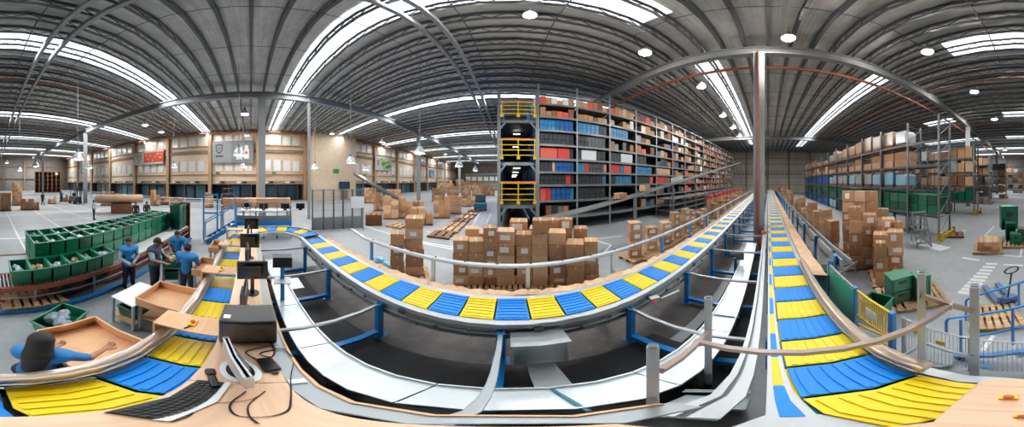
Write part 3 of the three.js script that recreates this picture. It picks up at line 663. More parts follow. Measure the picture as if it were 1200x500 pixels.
// open wooden bins on the operator side
for (let i = 0; i < 4; i++) {
  const a = -.84 - 1.53 * i, L = .74, W = i > 1 ? .52 : .86, y = .88;
  const b = thing('wooden_bin', `${BRIDGE[i]} open wooden sorting bin beside the left conveyor`, 'bin', [a, 0, i > 1 ? 1.06 : 1.25], 0, null, -1.57 - (i ? 0 : .5));
  part(b, 'bottom', [bx(L, .02, W, 0, y, 0)], M.wood);
  part(b, 'side_board', [cb(.025, .2, W, -L / 2, y, 0, .004)], M.wood);
  part(b, 'side_board', [cb(.025, .2, W, L / 2, y, 0, .004)], M.wood);
  part(b, 'end_board', [cb(L, .2, .025, 0, y, W / 2, .004)], M.wood);
  part(b, 'end_board', [cb(L, .1, .025, 0, y, -W / 2, .004)], M.wood);
  for (const [x, z] of [[-1, -1], [1, -1], [-1, 1], [1, 1]]) part(b, 'leg', [bx(.05, y, .05, x * (L / 2 - .05), 0, z * (W / 2 - .05))], M.alu2);
  part(b, 'shelf', [bx(L - .1, .02, W - .1, 0, .45, 0)], M.wood);
  part(b, 'tally_screen', [cb(.012, .1, .16, L / 2 + .02, y + .06, -.22, .004)], M.black, 'small black display');
  part(b, 'display', [bx(.004, .08, .14, L / 2 + .029, y + .07, -.22)], M.greyBox);
}

// ───────────────────────── left side: tub conveyor, table, crates ─────────────────────────
function tubGeo(w, h, d, t = .018) {                                                                    // open tapered tub
  const k = .9, g = [];
  const wall = (pts) => { const q = new THREE.BufferGeometry(); q.setAttribute('position', new THREE.Float32BufferAttribute(pts.flat(), 3)); q.setIndex([0, 1, 2, 0, 2, 3]); q.computeVertexNormals(); q.setAttribute('uv', new THREE.Float32BufferAttribute([0, 0, 1, 0, 1, 1, 0, 1], 2)); return q; };
  const c = (s, y) => [[-w / 2 * s, y, d / 2 * s], [w / 2 * s, y, d / 2 * s], [w / 2 * s, y, -d / 2 * s], [-w / 2 * s, y, -d / 2 * s]];
  const B = c(k, 0), Tp = c(.985, h), Bi = c(k - .06, t), Ti = c(.93, h);
  for (let i = 0; i < 4; i++) { const j = (i + 1) % 4; g.push(wall([B[i], B[j], Tp[j], Tp[i]]), wall([Bi[j], Bi[i], Ti[i], Ti[j]])); }
  g.push(wall([B[3], B[2], B[1], B[0]]), wall([Bi[0], Bi[1], Bi[2], Bi[3]]));
  return g;
}
function rimGeo(w, h, d) {
  return [bx(w + .02, .035, .035, 0, h - .03, d / 2), bx(w + .02, .035, .035, 0, h - .03, -d / 2), bx(.035, .035, d, w / 2, h - .03, 0), bx(.035, .035, d, -w / 2, h - .03, 0)];
}
function lump(w, h, d, n) {                                                                            // heap of crinkled bags
  const g = []; for (let i = 0; i < n; i++) { const s = new THREE.IcosahedronGeometry(1, 1), p = s.attributes.position; const q = rr(1, 6);
    for (let v = 0; v < p.count; v++) { const f = 1 + .28 * Math.sin(p.getX(v) * 7 + q) * Math.cos(p.getZ(v) * 6 + q * 2); p.setXYZ(v, p.getX(v) * f, p.getY(v) * f, p.getZ(v) * f); }
    s.computeVertexNormals(); const k = rr(.15, .22);
    g.push(s.scale(w * k, h * rr(.3, .5), d * k).rotateY(q).translate(rr(-.28, .28) * w, rr(0, .12) * h, rr(-.28, .28) * d)); }
  return g;
}
function tub(label, pos, turn, w, h, d, mat, group, o = {}) {
  const t = thing(o.name || 'plastic_tub', label, o.cat || 'tub', pos, turn, group);
  const b = part(t, 'shell', tubGeo(w, h, d), mat);
  part(b, 'rim', rimGeo(w, h, d), mat);
  if (o.card) part(b, 'label_card', [bx(w * .24, h * .32, .004, 0, h * .36, d / 2 * .98)], M.label, 'white label card');
  if (o.ribs) for (const s of [-1, 1]) part(b, 'rib', [bx(.02, h * .8, .015, s * w * .36, .06, d / 2 * .965)], mat);
  return t;
}
const fill = (label, pos, turn, w, h, d, mat, cat = 'bags', n = 6) => solo(cat === 'bags' ? 'bagged_goods' : 'small_goods', label, cat, pos, turn, lump(w, h, d, n), mat);
const TUBY = .76;
{
  const c = thing('roller_conveyor', 'long roller conveyor with red brown frame carrying green tubs', 'conveyor', [0, 0, 0], 0, null, -2.4);
  for (const b of [-3.36, -4.05, -5.3]) part(c, 'side_beam', [span(-8.4, .9, TUBY - .15, TUBY - .01, -b - .03, -b + .03)], M.redFrame);
  for (let a = .75; a > -4; a -= .085) part(c, 'roller', [rod([a, TUBY - .03, 3.38], [a, TUBY - .03, 4.04], .022, 6)], M.alu);
  part(c, 'slide_top', [span(-8.4, .9, TUBY - .05, TUBY - .035, 4.05, 5.3)], M.greyBox, 'grey slide top');
  part(c, 'slide_top', [span(-8.4, -3.9, TUBY - .045, TUBY - .005, 3.4, 4.05)], M.white, 'white slide top');
  for (let a = .6; a > -8.4; a -= 1.5) { part(c, 'leg', [bx(.06, TUBY - .1, .06, a, 0, 3.38)], M.alu2); part(c, 'leg', [bx(.06, TUBY - .1, .06, a, 0, 5.2)], M.redFrame); part(c, 'brace', [rod([a, .1, 3.42], [a - .7, .6, 3.42], .025)], M.redFrame); }
  part(c, 'foot_rail', [rod([.9, .38, 3.36], [-8.4, .38, 3.36], .025, 6)], M.alu2);
  part(c, 'shelf', [span(-8.2, .8, .12, .16, 3.5, 5.2)], M.redFrame);
  part(c, 'kick_beam', [span(-8.4, 1, 0, .12, 3.12, 3.24)], M.blueSteel, 'blue kick beam');
}
for (let i = 0; i < 6; i++) {
  const a = -.62 - i * .46;
  tub(`green tub with label card, ${ord(i)} from the left edge in the front row`, [a, TUBY, 3.7], 0 + .02 * Math.sin(i), .43, .44, .6, M.green, 'front row of green tubs', { card: true, ribs: true });
  const what = ['clear plastic bags', 'red and brown goods', 'clear wrapped goods', 'brown and white goods', 'clear bags', 'pale goods'][i];
  fill(`${what} filling the ${ord(i)} green tub of the front row`, [a, TUBY + .28, 3.7], i, .36, .2, .5, [M.bag, M.wrapBrown, M.bag, M.wrapBrown, M.bagDark, M.bag][i], 'bags', 5);
}
for (let row = 0; row < 2; row++) for (let i = 0; i < 15; i++) for (let l = 0; l < 2; l++) {
  const a = -1.3 - i * .45, z = 4.42 + row * .66;
  if (l === 0 && row === 1 && i > 3) continue;
  tub(`green tub on ${l ? 'top of' : 'the bottom of'} the ${ord(i)} pile in the ${row ? 'rear' : 'middle'} tub row`, [a, TUBY + l * .42, z], 0, .42, .42, .6, i % 4 === 3 ? M.greenDark : M.green, 'stacked green tubs', { card: i < 8 && l === 1 && row === 0 });
  if (l === 1 && (row === 0 || i % 2 === 0)) fill(`clear bags heaped in the ${ord(i)} pile of the ${row ? 'rear' : 'middle'} tub row`, [a, TUBY + .42 + .26, z], i, .36, .2, .5, i % 4 ? M.bag : M.bagDark, 'bags', 4);
}
for (let l = 0; l < 3; l++) for (let k = 0; k < 2; k++) tub(`dark green tub, ${ord(l)} up in the ${k ? 'rear' : 'front'} column of the tall pile`, [-7.75 - k * .5, TUBY + l * .42, 3.75], 0, .45, .44, .6, M.greenDark, 'tall pile of green tubs');
solo('brown_post', 'brown board standing at the far end of the tub conveyor', 'board', [-8.55, 0, 3.6], 0, [bx(.05, 2.1, .6)], M.redFrame);
// crates under the conveyor
tub('green tub standing on the low shelf under the roller conveyor', [-1.6, .17, 3.7], 0, .5, .3, .5, M.greenDark, null);
tub('green tub shoved on the low shelf near the seated crate', [-2.7, .17, 3.7], 0, .5, .3, .5, M.greenDark, null);

// white table with shelf and crate
{
  const t = thing('work_table', 'white topped steel work table beside the second wooden bin', 'table', [-2.32, 0, 1.92], 0);
  part(t, 'tabletop', [cb(.8, .035, .52, 0, .83, 0, .008)], M.white);
  for (const [x, z] of [[-1, -1], [1, -1], [-1, 1], [1, 1]]) part(t, 'leg', [cb(.045, .83, .045, x * .37, 0, z * .23, .006)], M.alu);
  part(t, 'lower_shelf', [bx(.76, .025, .5, 0, .2, 0)], M.wood, 'wooden lower shelf');
  tub('dark green tub on the lower shelf of the white work table', [-2.3, .225, 1.95], 0, .5, .3, .4, M.greenDark, null);
}
// crate of bags behind the near worker
{
  const p = sp(73, 383, .3);
  tub('wide green crate standing low on a stand behind the near worker', [p[0] - .02, .28, p[2] + .1], .5, .8, .26, .52, M.green, null, { name: 'plastic_crate', cat: 'crate' });
  fill('heap of clear bagged goods filling the wide green crate', [p[0] - .02, .44, p[2] + .1], .5, .72, .26, .46, M.bagDark, 'bags', 9);
  solo('crate_stand', 'low dolly under the wide green crate', 'dolly', [p[0] - .02, 0, p[2] + .1], .5, [bx(.7, .05, .45, 0, .22, 0), ...[[-.3, -.18], [.3, -.18], [-.3, .18], [.3, .18]].map(([x, z]) => bx(.06, .22, .06, x, 0, z))], M.greyDark);
}
// the group's tub on a stand, between the four workers
{
  const p = rp(201, 4.55, 0);
  const t = thing('tub_stand', 'steel stand carrying the tub the four workers sort', 'stand', p, facing(p));
  part(t, 'frame', [bx(.5, .03, .4, 0, .72, 0), ...[[-.22, -.17], [.22, -.17], [-.22, .17], [.22, .17]].map(([x, z]) => bx(.04, .72, .04, x, 0, z)), bx(.46, .03, .36, 0, .3, 0)], M.alu2);
  tub('green tub of goods in the middle of the four workers', [p[0], .75, p[2]], facing(p) + .2, .56, .3, .42, M.green, null);
  fill('brown and white goods heaped in the tub between the four workers', [p[0], .98, p[2]], 1, .5, .24, .36, M.wrapBrown, 'goods', 6);
  tub('green tub on the lower shelf of the tub stand', [p[0], .33, p[2]], facing(p), .4, .26, .3, M.greenDark, null);
}

// ───────────────────────── cartons and pallets ─────────────────────────
const DISTANT = M.carton.map(() => []);
function carton(label, pos, turn, w, h, d, detail, group, name = 'carton') {
  const mat = pick(M.carton);
  if (TURN * w / Math.hypot(pos[0], pos[2]) < 6) {                                                      // too far to tell one from the next: joined below
    const c = frame(pos, turn), k = M.carton.indexOf(mat);
    DISTANT[k].push(bake([bx(w, h, d)], c.M, [0, 0, 0], c.th0, mat)); return { material: null };
  }
  if (!detail) return solo(name, label, 'box', pos, turn, [bx(w, h, d)], mat, group);
  const c = thing(name, label, 'box', pos, turn, group);
  const b = part(c, 'body', [cb(w, h, d, 0, 0, 0, .006)], mat);
  part(b, 'tape', [bx(.05, .003, d * .98, 0, h, 0), bx(.05, h * .22, .003, 0, h * .78, d / 2)], M.tape);
  if (detail > 1) part(b, 'shipping_label', [bx(w * rr(.35, .6), h * rr(.35, .55), .003, rr(-.1, .1) * w, h * .3, d / 2 + .001)], M.label, 'white shipping label');
  return c;
}
const BOARD = new Map();
function pallet(label, pos, turn, w = 1.1, d = 1.0, detail = true, mat = M.pallet, group) {
  const p = thing('wooden_pallet', label, 'pallet', pos, turn, group);
  const n = detail ? 7 : 3;
  for (let i = 0; i < n; i++) part(p, 'deck_board', [bx(w / n * .68, .022, d, (i + .5 - n / 2) * w / n, .105, 0)], mat);
  for (const z of [-.42, 0, .42]) part(p, 'bearer', [bx(w, .1, .09, 0, 0, z * d)], mat);
  return p;
}
function stack(px0, px1, pyTop, r, n, phrase, o = {}) {
  const y0 = o.y0 === undefined ? .13 : o.y0, top = yAt(pyTop, r), h = (top - y0) / n;
  const w = (px1 - px0) / TURN * r * 1.03, d = o.d || w * 1.05, rc = r + d / 2, px = (px0 + px1) / 2;
  for (let i = 0; i < n; i++) {
    const p = rp(px + rr(-.6, .6), rc + rr(-.03, .03), y0 + i * h);
    const where = n === 1 ? '' : i === n - 1 ? 'topmost of ' : i === 0 ? 'lowest of ' : `${ord(i)} up in `;
    carton(`brown carton, ${where}${phrase}`, p, facing(p) + rr(-.07, .07) + (o.turn || 0), w * rr(.93, 1), h * .99, d * rr(.9, 1), o.plain ? 0 : rnd() < .4 ? 2 : 1, o.group || phrase);
  }
}
// stacks just beyond the guard rail, left to right
[[531, 549, 282, 4.3, 4], [549, 566, 283, 4.3, 4], [566, 582, 267, 4.3, 6], [582, 603, 272, 4.3, 5], [605, 623, 275, 4.35, 5], [624, 642, 258, 4.3, 6], [643, 664, 273, 4.35, 5], [664, 685, 286, 4.25, 4], [685, 701, 283, 4.35, 4]]
  .forEach(([a, b, t, r, n], i) => stack(a, b, t, r, n, `the ${ord(i)} front stack beyond the guard rail`));
[[545, 561, 268, 4.95, 4], [598, 619, 260, 4.95, 5], [640, 656, 258, 4.95, 5], [656, 671, 257, 4.95, 5], [672, 688, 268, 4.95, 4]]
  .forEach(([a, b, t, r, n], i) => stack(a, b, t, r, n, `the ${ord(i)} rear stack beyond the guard rail`));
[[561, 579, 274, 5.0, 4], [580, 597, 280, 5.0, 4], [620, 638, 268, 5.0, 4], [688, 700, 290, 4.95, 3]]
  .forEach(([a, b, t, r, n], i) => stack(a, b, t, r, n, `the ${ord(i)} hidden stack between the rear stacks`));
[[556, 4.6, 1.1], [604, 4.6, 1.0], [647, 4.6, 1.0], [687, 4.6, .8]].forEach(([px, r, w], i) => { const p = rp(px, r, 0); pallet(`wooden pallet under the carton stacks beyond the rail, ${ord(i)} from left`, p, facing(p), w, 1.1); });
// stack left of them
stack(458, 474, 274, 4.9, 4, 'the low stack left of the guard rail bend');
stack(475, 496, 256, 4.9, 6, 'the tall stack left of the guard rail bend');
{ const p = rp(480, 5.1, 0); pallet('wooden pallet under the two stacks behind the rail bend', p, facing(p), 1.2, 1); }
{ const p = sp(446, 309, .0), t = thing('folded_sheeting', 'folded light blue plastic sheeting on the floor behind the sorter', 'sheeting', p, facing(p));
  part(t, 'sheet', lump(1.5, .5, .9, 5), M.lightBlue); }
// single stacks on pallets in a row to the right
for (let i = 0; i < 26; i++) {
  const a = 4.5 + i * (i < 8 ? 1.02 : 1.15), b = 4.75 + .1 * Math.sin(i * 3), n = [4, 3, 3, 4, 4, 4, 3, 3, 4, 3][i % 10], h = i === 0 ? .38 : rr(.3, .38), w = rr(.42, .52);
  if (i < 9) pallet(`wooden pallet under the ${ord(i)} single stack right of the crossing`, [a, 0, -b], 0, .95, .9, i < 4);
  for (let k = 0; k < n; k++) carton(`brown carton, ${k === n - 1 ? 'topmost' : k === 0 ? 'lowest' : ord(k) + ' up'} of the ${ord(i)} single stack left of the column`, [a + rr(-.02, .02), .13 + k * h, -b], rr(-.1, .1) - .5, w, h * .99, w, i < 7 ? 2 : 0, 'single stacks right of the crossing');
}
{ const p = sp(756, 301, 0); pallet('empty wooden pallet leaning beside the first single stack', [p[0] + .2, 0, p[2] + .4], .4, 1, .9); }
for (let i = 0; i < 10; i++) solo('red_pack', `red pack, ${ord(i)} along the top of the far carton row by the column`, 'box', [15 + i * 1.6, 1.6, -5.5], rr(-.2, .2), [bx(.6, .28, .5), bx(.62, .04, .52, 0, .28, 0)], M.red, 'red packs on the far carton row');
for (let i = 0; i < 10; i++) carton(`carton under the ${ord(i)} red pack of the far row`, [15 + i * 1.6, .13, -5.5], 0, .6, 1.46, .5, 0, 'cartons under the red packs');
// pallet loads in the middle distance
function load(px0, px1, pyTop, pyBase, nx, ny, phrase, group, detail = 0) {
  const r = EYE / Math.tan((pyBase - HORIZON) / TURN), top = yAt(pyTop, r), w = (px1 - px0) / TURN * r, h = (top - .13) / ny, px = (px0 + px1) / 2, c = rp(px, r + .5, 0), t = facing(c);
  pallet(`wooden pallet under ${phrase}`, c, t, w * 1.03, 1.1, false, M.palletDark);
  for (let j = 0; j < ny; j++) for (let i = 0; i < nx; i++) {
    if (j === ny - 1 && rnd() < .25 && nx > 1) continue;
    const lx = (i + .5 - nx / 2) * w / nx, p = [c[0] + lx * Math.cos(t), .13 + j * h, c[2] - lx * Math.sin(t)];
    const lev = j === 0 ? 'bottom layer' : j === ny - 1 ? 'top layer' : `${ord(j)} layer`;
    carton(`${nx < 2 ? '' : i === 0 ? 'left ' : i === nx - 1 ? 'right ' : 'middle '}brown carton, ${lev} of ${phrase}`, p, t + rr(-.04, .04), w / nx * .96, h * .98, 1, r < 15 ? 1 : detail, group || phrase);
  }
}
load(449, 467, 230, 257, 2, 5, 'the tall pallet load right of the pallet pile');
load(467, 484, 232, 256, 2, 5, 'the pallet load left of the thin aisle');
load(484, 497, 236, 254, 2, 3, 'the low load behind the aisle');
load(481, 507, 244, 264, 3, 3, 'the wide load nearest the aisle');
load(508, 527, 230, 256, 3, 5, 'the square load left of the empty pallets');
load(527, 541, 230, 251, 2, 5, 'the narrow load beside the square load');
load(541, 558, 231, 242, 3, 3, 'the far load before the blue truck');
load(438, 449, 226, 247, 3, 5, 'the load beside the ramp foot');
[[452, 470, 222, 240], [506, 522, 217, 236], [524, 538, 215, 233], [540, 552, 217, 232], [553, 566, 214, 230], [566, 580, 217, 229], [512, 530, 211, 226], [534, 550, 210, 224], [556, 574, 208, 222], [424, 438, 220, 238]].forEach(([a, b, t, y], i) => load(a, b, t, y, 5, 5, `the ${ord(i)} distant load beyond the aisle`, 'distant loads'));
{ const p = rp(566, 58, 0), t = thing('office_cabin', 'grey site cabin far behind the carton loads left of the tower', 'cabin', p, facing(p)); part(t, 'wall', [bx(12, 5.5, 4)], M.wallGrey); for (let i = 0; i < 6; i++) part(t, 'window_pane', [bx(1.5, 1.4, .1, -5 + i * 2, 3.4, 2.02)], M.pane); part(t, 'roof', [bx(12.6, .3, 4.6, 0, 5.5, 0)], M.galv); }
load(0, 13, 226, 247, 4, 5, 'the load at the left edge of the hall');
load(14, 26, 214, 241, 4, 7, 'the tall load beside the aisle at far left');
load(24, 46, 233, 246, 7, 3, 'the long low load before the walking person');
load(56, 66, 229, 239, 3, 2, 'the small load on the hand truck');
load(70, 80, 228, 236, 3, 2, 'the pair of loads behind the forklift');
load(118, 134, 225, 241, 6, 4, 'the ragged load behind the wrapped roll');
load(176, 187, 223, 241, 3, 3, 'the load under the second dock door');
load(188, 214, 232, 240, 5, 2, 'the long load before the dock doors');
load(240, 250, 226, 243, 2, 4, 'the load beside the blue stairs');
for (let k = 0; k < 6; k++) { const p = rp(438, 12.3, k * .14); pallet(`empty dark pallet, ${ord(k)} up in the pallet pile by the fence`, p, facing(p), 1.2, 1, false, M.palletDark, 'pile of empty pallets'); }
[[466, 265], [517, 276], [528, 269.5], [535, 264], [541, 259], [547, 255], [552, 251], [556, 247.5]].forEach(([px, py], i) => { const p = sp(px, py, 0); pallet(i ? `empty pallet lying flat, ${ord(i - 1)} along the aisle row` : 'empty pallet lying flat before the tall load', [p[0], 0, p[2]], .05, 1.35, 1.2, false, i % 3 === 1 ? M.palletDark : M.pallet, i ? 'row of empty pallets' : null); });
{ const p = sp(563, 246, 0), t = thing('utility_cart', 'small blue truck parked at the far end of the aisle', 'cart', p, facing(p));
  part(t, 'body', [cb(1.4, .6, 1.6, 0, .25, 0, .05)], M.teal); part(t, 'cab', [cb(1.2, .9, .5, 0, .85, -.4, .05)], M.greyDark); for (const [x, z] of [[-.6, .5], [.6, .5], [-.6, -.5], [.6, -.5]]) part(t, 'wheel', [along(new THREE.CylinderGeometry(.22, .22, .16, 12), [x - .08, .22, z], [x + .08, .22, z])], M.rubber); }
// dark sloping conveyor by the fence
{ const p = rp(418, 20, 4.05), q = rp(478, 17, .9), t = thing('sloping_conveyor', 'dark sloping conveyor coming down behind the carton loads', 'conveyor', [p[0], 0, p[2]], 0);
  const L = v => [v[0] - p[0], v[1], v[2] - p[2]];
  part(t, 'belt', [beam(L(p), L(q), .9, .18)], M.dark); part(t, 'side_frame', [beam([L(p)[0], p[1] + .15, L(p)[2] + .5], [L(q)[0], q[1] + .15, L(q)[2] + .5], .06, .2)], M.greyDark);
  for (const k of [.15, .5, .85]) { const m = L(p).map((v, i) => v + (L(q)[i] - v) * k); part(t, 'leg', [bx(.12, m[1], .12, m[0], 0, m[2])], M.greyDark); } }
// fence with a white board
{
  const t = thing('mesh_fence', 'grey mesh fence with posts in front of the tan block', 'fence', rp(395, 11, 0), 0);
  const c = rp(395, 11, 0), L = (px, y) => { const q = rp(px, 11 + (px - 395) * .012, y); return [q[0] - c[0], y, q[2] - c[2]]; };
  const pxs = [366, 379, 391, 402, 413, 424];
  for (const px of pxs) part(t, 'post', [bx(.07, 2.75, .07, L(px, 0)[0], 0, L(px, 0)[2])], M.greyDark);
  for (let i = 0; i < 5; i++) {
    const a = L(pxs[i], 0), b = L(pxs[i + 1], 0), g = [];
    for (let k = 0; k <= 12; k++) { const f = k / 12; g.push(rod([a[0] + (b[0] - a[0]) * f, .9, a[2] + (b[2] - a[2]) * f], [a[0] + (b[0] - a[0]) * f, 2.7, a[2] + (b[2] - a[2]) * f], .008, 3)); }
    for (const y of [.9, 1.35, 1.8, 2.25, 2.7]) g.push(rod([a[0], y, a[2]], [b[0], y, b[2]], y === 2.7 ? .03 : .008, 4));
    part(t, 'mesh_panel', g, M.galv);
    part(t, 'kick_panel', [beam([a[0], .45, a[2]], [b[0], .45, b[2]], .04, .85)], M.galv);
  }
  const q = rp(419, 10.6, 0), w = thing('notice_board', 'white notice board on two legs at the end of the mesh fence', 'board', q, facing(q));
  part(w, 'panel', [cb(.85, .75, .03, 0, 1.55, 0, .01)], M.white); part(w, 'leg', [bx(.05, 1.6, .04, -.38, 0, -.03)], M.galv); part(w, 'leg', [bx(.05, 1.6, .04, .38, 0, -.03)], M.galv);
}
// raised packing platform behind the loop, with stairs
{
  const p = rp(309, 9.2, 0), t = thing('packing_platform', 'raised blue steel packing platform behind the sorter loop', 'platform', p, facing(p));
  const W = 3.1, D = .98;
  part(t, 'deck', [bx(W, .05, 1.3, 0, D, -.5)], M.greyDark);
  part(t, 'edge_beam', [bx(W, .24, .08, 0, D - .2, .15)], M.blueSteel, 'blue edge beam');
  for (let i = 0; i < 5; i++) { part(t, 'leg', [bx(.1, D, .1, (i - 2) * .75, 0, .1)], M.blueSteel); part(t, 'rail_post', [rod([(i - 2) * .75, D, .12], [(i - 2) * .75, 2.12, .12], .025, 6)], M.galv); }
  part(t, 'hand_rail', [rod([-W / 2, 2.12, .12], [W / 2, 2.12, .12], .03, 6)], M.galv); part(t, 'knee_rail', [rod([-W / 2, 1.55, .12], [W / 2, 1.55, .12], .025, 6)], M.galv);
  part(t, 'rail_panel', [bx(W, .3, .02, 0, 1.06, .12)], M.galv);
  const b = thing('packing_bench', 'light packing bench on the raised platform', 'bench', rp(311, 9.75, D + .05), facing(p));
  part(b, 'top', [bx(2.9, .05, .5, 0, .5, 0)], M.white); for (const x of [-1.3, 0, 1.3]) part(b, 'leg', [bx(.06, .5, .4, x, 0, 0)], M.galv);
  [[309, 'left'], [334, 'middle'], [352, 'right']].forEach(([px, n]) => { const q = rp(px, 9.7, D + .6), m = thing('monitor', `small black screen at the ${n} of the packing bench on the platform`, 'monitor', q, facing(q)); part(m, 'casing', [cb(.5, .32, .05, 0, .08, 0, .01)], M.black); part(m, 'foot', [bx(.2, .09, .12)], M.dark); });
  const q = rp(289, 9.0, 0), ch = thing('round_fan', 'round black fan head standing at the left of the packing bench', 'fan', rp(289, 9.75, D + .6), facing(q));
  part(ch, 'cage', [new THREE.TorusGeometry(.26, .025, 6, 24).translate(0, .3, 0), ...[0, 1, 2, 3].map(k => bx(.5, .015, .015, 0, .3, 0, 0, 0, k * .785))], M.black); part(ch, 'motor', [disc(.16, .1, 0, 0, 0, 16).rotateX(Math.PI / 2).translate(0, .3, 0)], M.black); part(ch, 'stem', [bx(.05, .12, .05)], M.black);
  for (let i = 0; i < 6; i++) carton(`brown carton, ${ord(i)} from left behind the packing bench`, rp(268 + i * 13, 10.6, 1.7), facing(p), .72, .5, .5, 0, 'cartons behind the packing bench');
  const sh = solo('stock_shelf', 'low shelf behind the packing bench carrying cartons', 'shelf', rp(300, 10.6, 0), facing(p), [bx(4.6, .06, .6, 0, 1.63, 0), bx(.08, 1.63, .5, -2.2, 0, 0), bx(.08, 1.63, .5, 2.2, 0, 0), bx(.08, 1.63, .5, 0, 0, 0)], M.galv);
  // stairs
  const s = rp(259, 8.6, 0), st = thing('blue_staircase', 'blue steel stairs with handrails left of the packing platform', 'stairs', s, facing(s));
  for (const z of [-.35, .35]) { part(st, 'stringer', [beam([-.75, .1, z], [.75, 1.05, z], .06, .2)], M.blueSteel); part(st, 'handrail', [rod([-.85, 1.1, z], [.75, 2.1, z], .03, 6), rod([-.85, .1, z], [-.85, 1.1, z], .03, 6), rod([0, .6, z], [0, 1.62, z], .03, 6), rod([.75, 1, z], [.75, 2.1, z], .03, 6)], M.bluePale); }
  for (let i = 0; i < 6; i++) part(st, 'tread', [bx(.26, .03, .66, -.62 + i * .25, .14 + i * .16, 0)], M.galv);
  part(st, 'rear_frame', [bx(.08, 2.6, .08, -.95, 0, -.4), bx(.08, 2.6, .08, -.2, 0, -.4), bx(.8, .08, .08, -.58, 2.5, -.4), bx(.8, .08, .08, -.58, 1.5, -.4)], M.blueSteel);
}
// left distance: wrapped roll on brown crate, brown shelving, forklift, barrier rail
{
  const p = rp(138, 17, 0), t = thing('wrapped_roll', 'long cream wrapped roll lying on a brown crate', 'roll', [p[0], 1.0, p[2]], facing(p));
  part(t, 'roll', [along(new THREE.CylinderGeometry(.45, .45, 4.9, 18), [-2.35, .45, 0], [2.55, .45, 0])], M.kraft); part(t, 'end_cap', [along(new THREE.CylinderGeometry(.46, .46, .1, 18), [-2.4, .45, 0], [-2.3, .45, 0])], M.white);
  const c = thing('wooden_crate', 'brown wooden crate under the wrapped roll', 'crate', rp(142, 17, 0), facing(p));
  for (let k = 0; k < 4; k++) part(c, 'plank', [bx(2.1, .23, 1.2, 0, k * .25, 0)], M.palletDark);
  const s = rp(56, 47, 0), sh = thing('brown_shelving', 'tall brown wooden shelving against the far left wall', 'shelving', s, facing(s));
  for (let i = 0; i < 7; i++) part(sh, 'upright', [bx(.2, 6, 1, (i - 3) * 1.2, 0, 0)], M.palletDark);
  for (let j = 0; j < 6; j++) part(sh, 'shelf', [bx(7.4, .12, 1, 0, j * 1.15 + .1, 0)], M.palletDark); part(sh, 'back_board', [bx(7.4, 6, .05, 0, 0, -.5)], M.redFrame);
  const f = rp(88, 24, 0), k = thing('forklift', 'dark forklift parked beside the left column', 'forklift', f, facing(f) + .6);
  part(k, 'body', [cb(1.1, .8, 1.8, 0, .3, 0, .08)], M.greyDark); part(k, 'mast', [bx(.1, 2.3, .12, -.35, .1, 1), bx(.1, 2.3, .12, .35, .1, 1), bx(.8, .1, .1, 0, 2.2, 1)], M.dark); part(k, 'overhead_guard', [bx(1, .06, 1.1, 0, 2, 0), ...[[-.45, -.5], [.45, -.5], [-.45, .5], [.45, .5]].map(([x, z]) => bx(.06, .95, .06, x, 1.08, z))], M.dark); part(k, 'seat', [cb(.5, .5, .2, 0, 1.05, -.3, .05)], M.black); part(k, 'fork', [bx(.12, .05, 1.1, -.25, .1, 1.6), bx(.12, .05, 1.1, .25, .1, 1.6)], M.galv); for (const [x, z] of [[-.5, .6], [.5, .6], [-.5, -.6], [.5, -.6]]) part(k, 'wheel', [along(new THREE.CylinderGeometry(.28, .28, .2, 12), [x - .1, .28, z], [x + .1, .28, z])], M.rubber);
  const b = rp(195, 19, 0), br = thing('barrier_rail', 'white tube barrier rail before the dock doors', 'railing', [-19, 0, 6], 0, null, -1.57);
  for (const y of [.6, 1.15]) part(br, 'rail', [rod([0, y, -9], [0, y, 22], .04, 6)], M.white); for (let z = -9; z <= 22; z += 2.2) part(br, 'post', [bx(.08, 1.15, .08, 0, 0, z)], M.white);
  const e = rp(267, 20, 0), eq = thing('dock_vehicle', 'dark blue machine standing at the dock doors behind the stairs', 'machine', e, facing(e));
  part(eq, 'body', [cb(1.6, 1.4, 1.6, 0, .4, 0, .2)], M.glassBlue); part(eq, 'mast', [bx(.12, 2.6, .12, -.5, 0, .8), bx(.12, 2.6, .12, .5, 0, .8), beam([-.5, .6, .8], [.5, 2.4, .8], .08, .08)], M.dark); part(eq, 'guard', [bx(1.3, .08, 1.2, 0, 2.3, 0), bx(.08, .6, .08, -.5, 1.75, -.4), bx(.08, .6, .08, .5, 1.75, -.4)], M.dark);
  const x = rp(168, 9, 0), hb = thing('hand_pallet', 'wooden pallet lying under the roller conveyor at left', 'pallet', [-.9, 0, 4.6], 0);
  for (let i = 0; i < 7; i++) part(hb, 'deck_board', [bx(.12, .03, 1.1, (i - 3) * .19, .18, -.9)], M.pallet); for (const z of [-1.4, -.9, -.45]) part(hb, 'bearer', [bx(1.4, .12, .1, 0, .05, z)], M.pallet);
}

